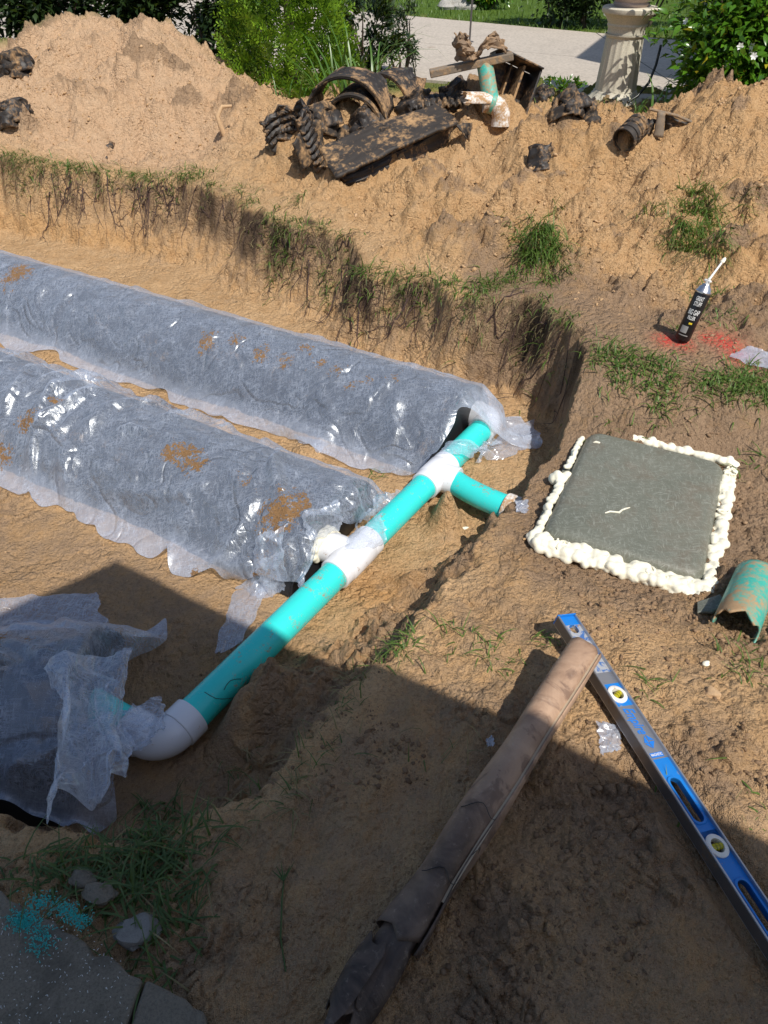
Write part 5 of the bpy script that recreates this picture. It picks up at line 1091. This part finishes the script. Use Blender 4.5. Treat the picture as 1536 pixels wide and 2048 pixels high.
# ------------------------------------------------------------------ planting beyond the heap
def leafmesh(name, L, w, mat, fold=.25, n=4):
    mb = MB()
    for i in range(n+1):
        t = i/n; ww = w*math.sin(math.pi*min(1, t*.92+.06))**.8*.5; z = -.35*L*t*t; mb.v += [(-ww, L*t, z+fold*ww), (0, L*t, z), (ww, L*t, z+fold*ww)]
    for i in range(n): mb.f += [(3*i, 3*i+1, 3*i+4, 3*i+3), (3*i+1, 3*i+2, 3*i+5, 3*i+4)]
    me = bpy.data.meshes.new(name); me.from_pydata(mb.v, [], mb.f); me.materials.append(mat); me.polygons.foreach_set('use_smooth', np.ones(len(me.polygons), bool)); return me
def leafcloud(pts, L, w, seed, nseg=2):
    """pts: list of (pos, outward) -> V, F arrays of folded leaves"""
    r = np.random.RandomState(seed); V = []; F = []; 
    for i, (p, o) in enumerate(pts):
        d = Vector(o)+Vector(r.normal(0, .55, 3)); d.normalize(); s = d.cross(Vector(r.normal(0, .4, 3))+Vector((0, 0, 1))); s.normalize(); u = s.cross(d); k = r.uniform(.6, 1.25); l = L*k; ww = w*k; p = Vector(p); b = len(V)
        V += [p, p+d*l*.45+s*ww*.5+u*ww*.12, p+d*l*.5, p+d*l*.45-s*ww*.5+u*ww*.12, p+d*l-u*l*.18]; F += [(b, b+1, b+2), (b, b+2, b+3), (b+1, b+4, b+2), (b+2, b+4, b+3)]
    return np.array([tuple(v) for v in V]), np.array(F)
def crownpts(c, rx, ry, rz, n, seed, clump=26, shell=.55, hole=.0):
    r = np.random.RandomState(seed); cl = []
    for _ in range(clump):
        a = r.normal(0, 1, 3); a /= np.linalg.norm(a); k = shell+(1-shell)*r.rand(); cl.append((a*k, r.uniform(.16, .34)))
    pts = []
    for _ in range(n):
        a, s = cl[r.randint(clump)]; q = a+r.normal(0, 1, 3)*s*.55; o = q/ (np.linalg.norm(q)+1e-6); pts.append(((c[0]+q[0]*rx, c[1]+q[1]*ry, max(.03, c[2]+q[2]*rz)), (o[0], o[1], o[2]*.6+.25)))
    return pts
def shrub(name, loc, c, R, n, L, w, mat, label, seed, clump=26, group=None, stems=5, shell=.5, cat='shrub'):
    t = thing(name, loc, label, cat, group); V, F = leafcloud(crownpts(c, *R, n, seed, clump, shell), L, w, seed); me = mesh_np('crown', V-np.array(loc), F); link('crown', me, M[mat], t)
    r = random.Random(seed)
    for k in range(stems):
        a = r.uniform(0, 6.28); q = Vector((c[0]+R[0]*.6*math.cos(a), c[1]+R[1]*.6*math.sin(a), c[2]+R[2]*r.uniform(-.2, .6))); b = Vector(loc)+Vector((.06*math.cos(a), .06*math.sin(a), -.05))
        part(t, 'stem', MB().tube([b, b*.55+q*.45+Vector((r.uniform(-.06, .06), r.uniform(-.06, .06), .05)), q], [.018, .013, .005], 7), M['bark'])
    return t
# conifer
def thuja():
    loc = Vector((-.86, 7.75, 0)); t = thing('thuja', loc, 'bright green feathery conifer behind the sand heap', 'conifer'); r = np.random.RandomState(4); V = []; F = []
    part(t, 'trunk', MB().tube([loc-Z*.05, loc+Z*.9, loc+Z*2.3], [.05, .04, .01], 9), M['bark'])
    for _ in range(4200):
        h_ = r.uniform(.04, 1.9); rad = .58*(1-(h_/2.6)**1.6)*(.62+.38*r.rand()**.6); a = r.uniform(0, 2*math.pi); o = Vector((math.cos(a), math.sin(a), 0)); lob = 1+.16*math.sin(a*5+h_*7); p = loc+o*rad*lob+Z*h_
        d = (o*.55+Z*r.uniform(.3, 1.0)+Vector(r.normal(0, .35, 3))).normalized(); s = d.cross(o+Vector(r.normal(0, .5, 3))).normalized(); L = r.uniform(.09, .17)
        for j in range(7):
            tt = j/6; sg = (-1 if j % 2 else 1); q = p+d*L*tt*.8; e = (d*.75+s*sg*.8).normalized(); l2 = L*.42*(1-.45*tt); wv = d.cross(s)*0+ (d*.8-s*sg*.75).normalized()*l2*.22
            b = len(V); V += [q-wv*.4, q+wv*.4, q+e*l2*.65+wv*.9, q+e*l2, q+e*l2*.65-wv*.9]; F += [(b, b+1, b+2), (b, b+2, b+4), (b+4, b+2, b+3)]
    me = mesh_np('crown', np.array([tuple(v) for v in V])-np.array(loc), np.array(F)); link('crown', me, M['thuja'], t)
thuja()
# strap-leaved plant in front of / beside the conifer
def strap(loc, n, L, label, seed, spread=.12):
    t = thing('strap_leaf_plant', loc, label, 'plant'); r = random.Random(seed); loc = Vector(loc)
    for k in range(n):
        az = r.uniform(0, 6.28); l = L*r.uniform(.55, 1.15); ln = r.uniform(.05, .5); dr_ = r.uniform(.4, 1.6); w = r.uniform(.016, .028); d = Vector((math.cos(az), math.sin(az), 0)); s = Vector((-d.y, d.x, 0)); q = loc+d*r.uniform(0, spread)+s*r.uniform(-spread, spread)-Z*.03; a = ln; mb = MB()
        for i in range(7):
            ww = w*(1-(i/6)**2)*.5+.0006; mb.v += [tuple(q-s*ww), tuple(q-Z*ww*.25), tuple(q+s*ww)]; q = q+(d*math.sin(a)+Z*math.cos(a))*l/6; a += dr_/6*(i+1)*.5
        mb.f = [(3*i+j, 3*i+j+1, 3*i+j+4, 3*i+j+3) for i in range(6) for j in (0, 1)]; part(t, 'leaf', mb, M['strap'], True, autos=False)
strap((-.28, 7.1, .05), 60, .95, 'tall strap leaved plant at the right of the conifer', 3, .22)
strap((-.75, 7.0, .08), 26, .5, 'short strap leaved plant at the foot of the conifer', 5, .15)
strap((2.35, 6.95, .03), 22, .42, 'strap leaved plant at the foot of the fluted pedestal', 7, .2)
shrub('shrub', (.22, 9.3, 0), (.22, 9.3, .38), (.20, .2, .36), 1500, .05, .018, 'hedge', 'small dark bush at the near edge of the driveway', 21, 14, shell=.3)
shrub('shrub', (-.15, 8.6, 0), (-.15, 8.6, .45), (.4, .3, .45), 2600, .08, .03, 'hedge', 'dark leafy bush between the conifer and the driveway edge', 24, 20, shell=.3)
shrub('shrub', (.95, 8.4, 0), (1.75, 8.0, .10), (.28, .2, .12), 500, .05, .022, 'garden', 'low leafy weeds left of the pedestal foot', 22, 14, stems=2)
for k, (x, y, rx, rz, lab) in enumerate([(-1.65, 8.9, .55, .75, 'dark thin hedge shrub next to the conifer'), (-2.6, 9.2, .6, .85, 'dark hedge shrub behind the pale sand peak'), (-3.5, 9.0, .6, .9, 'dark glossy hedge shrub left of the sand peak'), (-4.5, 8.9, .7, .95, 'dark hedge shrub at the end of the hedge row'), (-5.6, 9.2, .7, 1.0, 'last dark hedge shrub past the left heap')]):
    shrub('hedge_shrub', (x, y, 0), (x, y, .78), (rx*1.05, .4, rz), 6500 if k else 3000, .10, .045, 'hedge', lab, 30+k, 34, 'dark hedge shrubs in a row', 6, .1)
# gardenia: the biggest leaves are parts of their own
def gardenia():
    loc = Vector((3.15, 7.3, 0)); c = (3.15, 7.3, .72); t = thing('gardenia_bush', loc, 'glossy green bush with small white flowers beside the pedestal', 'shrub')
    r = random.Random(2); rn = np.random.RandomState(5)
    V, F = leafcloud(crownpts(c, .80, .55, .80, 12000, 9, 60, .35), .095, .042, 9); link('foliage', mesh_np('foliage', V-np.array(loc), F), M['garden'], t)['kind'] = 'stuff'
    lm = leafmesh('leaf', .10, .042, M['garden'])
    cand = crownpts(c, .82, .64, .80, 2600, 9, 46, .45); cand = [q for q in cand if q[1][1] < .0 and q[0][2] < 1.3]
    for p, o in cand[:280]:
        d = Vector(o)+Vector(rn.normal(0, .4, 3)); ob = bpy.data.objects.new('leaf', lm); COL.objects.link(ob); ob.parent = t; ob.location = Vector(p)+Vector(o)*.03-loc
        ob.rotation_euler = (d.to_track_quat('Y', 'Z') @ Euler((0, rn.normal(0, .7), 0)).to_quaternion()).to_euler(); s = rn.uniform(.7, 1.2); ob.scale = (s, s, s)
    fm = MB()
    for k in range(6):
        a = k*math.pi/3; d = Vector((math.cos(a), math.sin(a), .35)); s = Vector((-math.sin(a), math.cos(a), 0)); b = len(fm.v); fm.v += [(0, 0, 0), tuple(d*.018+s*.009), tuple(d*.03), tuple(d*.018-s*.009)]; fm.f.append((b, b+1, b+2, b+3))
    me = bpy.data.meshes.new('flower'); me.from_pydata(fm.v, [], fm.f); me.materials.append(M['petal'])
    for p, o in cand[300:322]:
        ob = bpy.data.objects.new('flower', me); COL.objects.link(ob); ob.parent = t; ob.location = Vector(p)+Vector(o)*.07-loc; ob.rotation_euler = (Vector(o)+Vector((0, -.4, .2))).to_track_quat('Z', 'Y').to_euler()
    for k in range(7):
        a = k*.9; q = Vector(c)+Vector((.5*math.cos(a), .4*math.sin(a), r.uniform(-.2, .4))); part(t, 'stem', MB().tube([loc+Vector((.1*math.cos(a), .1*math.sin(a), -.05)), (loc+q)/2+Z*.1, q], [.02, .014, .005], 7), M['bark'])
gardenia()
# pedestal and urn
pl = at(1226, 203, .02); pl.z = hz(pl.x, pl.y)+.01
pd = thing('pedestal', (pl.x, pl.y, pl.z-.02), 'cream fluted column pedestal beside the driveway', 'pedestal')
PM_ = Matrix.Translation(pl)
part(pd, 'base', MB().lathe([(.0001, -.06), (.27, -.06), (.27, .025), (.262, .035), (.235, .05), (.222, .075), (.21, .085), (.205, .10), (.185, .105)], 48, PM_), M['pillar'])
nf = 20
def fl_(a, j): return 1-.045*(abs(math.sin(a*nf/2))**.6 if 1 <= j <= 9 else 0)
pf = [(.183, .105)]+[(.182+.006*math.sin(.2)+(-.022)*((z-.13)/.40)-0+.0, z) for z in np.linspace(.125, .53, 9)]+[(.166, .54), (.172, .548), (.172, .56)]
part(pd, 'fluted_shaft', MB().lathe([(r_*1.06, z) for r_, z in pf], 160, PM_, lambda a, j: 1-.032*((.5-.5*math.cos(a*nf))**.5 if 1 <= j <= 9 else 0)), M['pillar'])
part(pd, 'capital', MB().lathe([(.170, .56), (.168, .60), (.182, .625), (.178, .64), (.195, .67), (.225, .71), (.245, .72), (.250, .735), (.250, .755), (.240, .765), (.0001, .765)], 48, PM_), M['pillar'])
ur = thing('urn', (pl.x, pl.y, pl.z+.768), 'pinkish stone urn standing on the fluted pedestal', 'urn')
part(ur, 'bowl', MB().lathe([(.0001, .0), (.15, .0), (.16, .02), (.15, .035), (.20, .08), (.27, .18), (.30, .30), (.31, .42), (.33, .44), (.33, .47), (.29, .47), (.28, .42), (.0001, .40)], 48, Matrix.Translation((pl.x, pl.y, pl.z+.767))), M['urn'])
V, F = leafcloud(crownpts((pl.x, pl.y, pl.z+1.35), .35, .35, .25, 500, 77, 12), .1, .04, 77); pt_ = link('potted_plant', mesh_np('potted_plant', V-np.array([pl.x, pl.y, pl.z+1.16]), F), M['garden'], None, (pl.x, pl.y, pl.z+1.16)); tag(pt_, 'leafy plant growing in the stone urn', 'plant')
hs = [atY(1322, 90, 7.6), atY(1312, 130, 7.55), atY(1298, 165, 7.5), atY(1275, 192, 7.45), atY(1255, 205, 7.4)]
single('garden_hose', MB().tube(hs, .012, 10), M['hose'], 'dark garden hose hanging down beside the pedestal', 'hose')
# beyond the driveway
B = Blades(); r = np.random.RandomState(3); n = 9000; X = r.uniform(-6, 8, n); Y = 14.67-.72*X+r.rand(n)**1.5*9; Zs = height(X, Y)
for x, y, z in zip(X, Y, Zs): B.add((x, y, z-.01), r.uniform(0, 6.28), r.uniform(.1, .9), r.uniform(.06, .16), .016, .5, 2)
B.make('lawn_grass', 'grass', 'sunlit lawn grass beyond the driveway', 'grass')
B = Blades(); n = 1500; X = r.uniform(-4, 3.2, n); Y = 9.0-.45*X-r.rand(n)*.9; k = Y > 7.3; X, Y = X[k], Y[k]; Zs = height(X, Y)
for x, y, z in zip(X, Y, Zs): B.add((x, y, z-.01), r.uniform(0, 6.28), r.uniform(.1, 1), r.uniform(.05, .13), .008, .6, 3)
B.make('verge_grass', 'grass', 'grass verge between the spoil heap and the driveway', 'grass')
for k, (px, py, rx, rz, lab) in enumerate([(1120, 58, .7, .7, 'dark dense shrub at the far side of the shaded driveway'), (1185, 62, .6, .8, 'dark dense shrub behind the urn'), (975, 22, .4, .35, 'small round green shrub on the far lawn behind pale rocks'), (1300, 60, .9, .8, 'dark far shrub behind the white flowered bush')]):
    g = at(px, py, 0); shrub('far_shrub', (g.x, g.y+.3, 0), (g.x, g.y+.3, rz*.9), (rx, rx*.7, rz), 2600, .10, .05, 'hedge' if k != 2 else 'garden', lab, 60+k, 30, None, 3, .4)
for k, px in enumerate((900, 925, 945)): rock(px, 18, 0, .17+.03*(k % 2), (1.1, .8, .6), ['pale border rock at the lawn edge, end of three', 'middle pale border rock on the lawn edge', 'pale border rock nearest the small round shrub'][k], 80+k)
sp = at(939, 84, .025); st_ = thing('garden_stake', (sp.x, sp.y, .025), 'thin grey metal stake standing on the driveway', 'stake'); part(st_, 'post', MB().tube([sp, sp+Z*.62], .013, 8), M['alu_dark']); part(st_, 'foot', MB().lathe([(.0001, .012), (.05, .01), (.06, 0)], 16, Matrix.Translation(sp)), M['alu_dark'])
lf = at(863, 94, .03); rock(863, 94, .03, .06, (1.2, .5, .25), 'small brown dry leaf clump on the driveway concrete', 90, 'rag', 'leaf clump', 'leaf_clump')
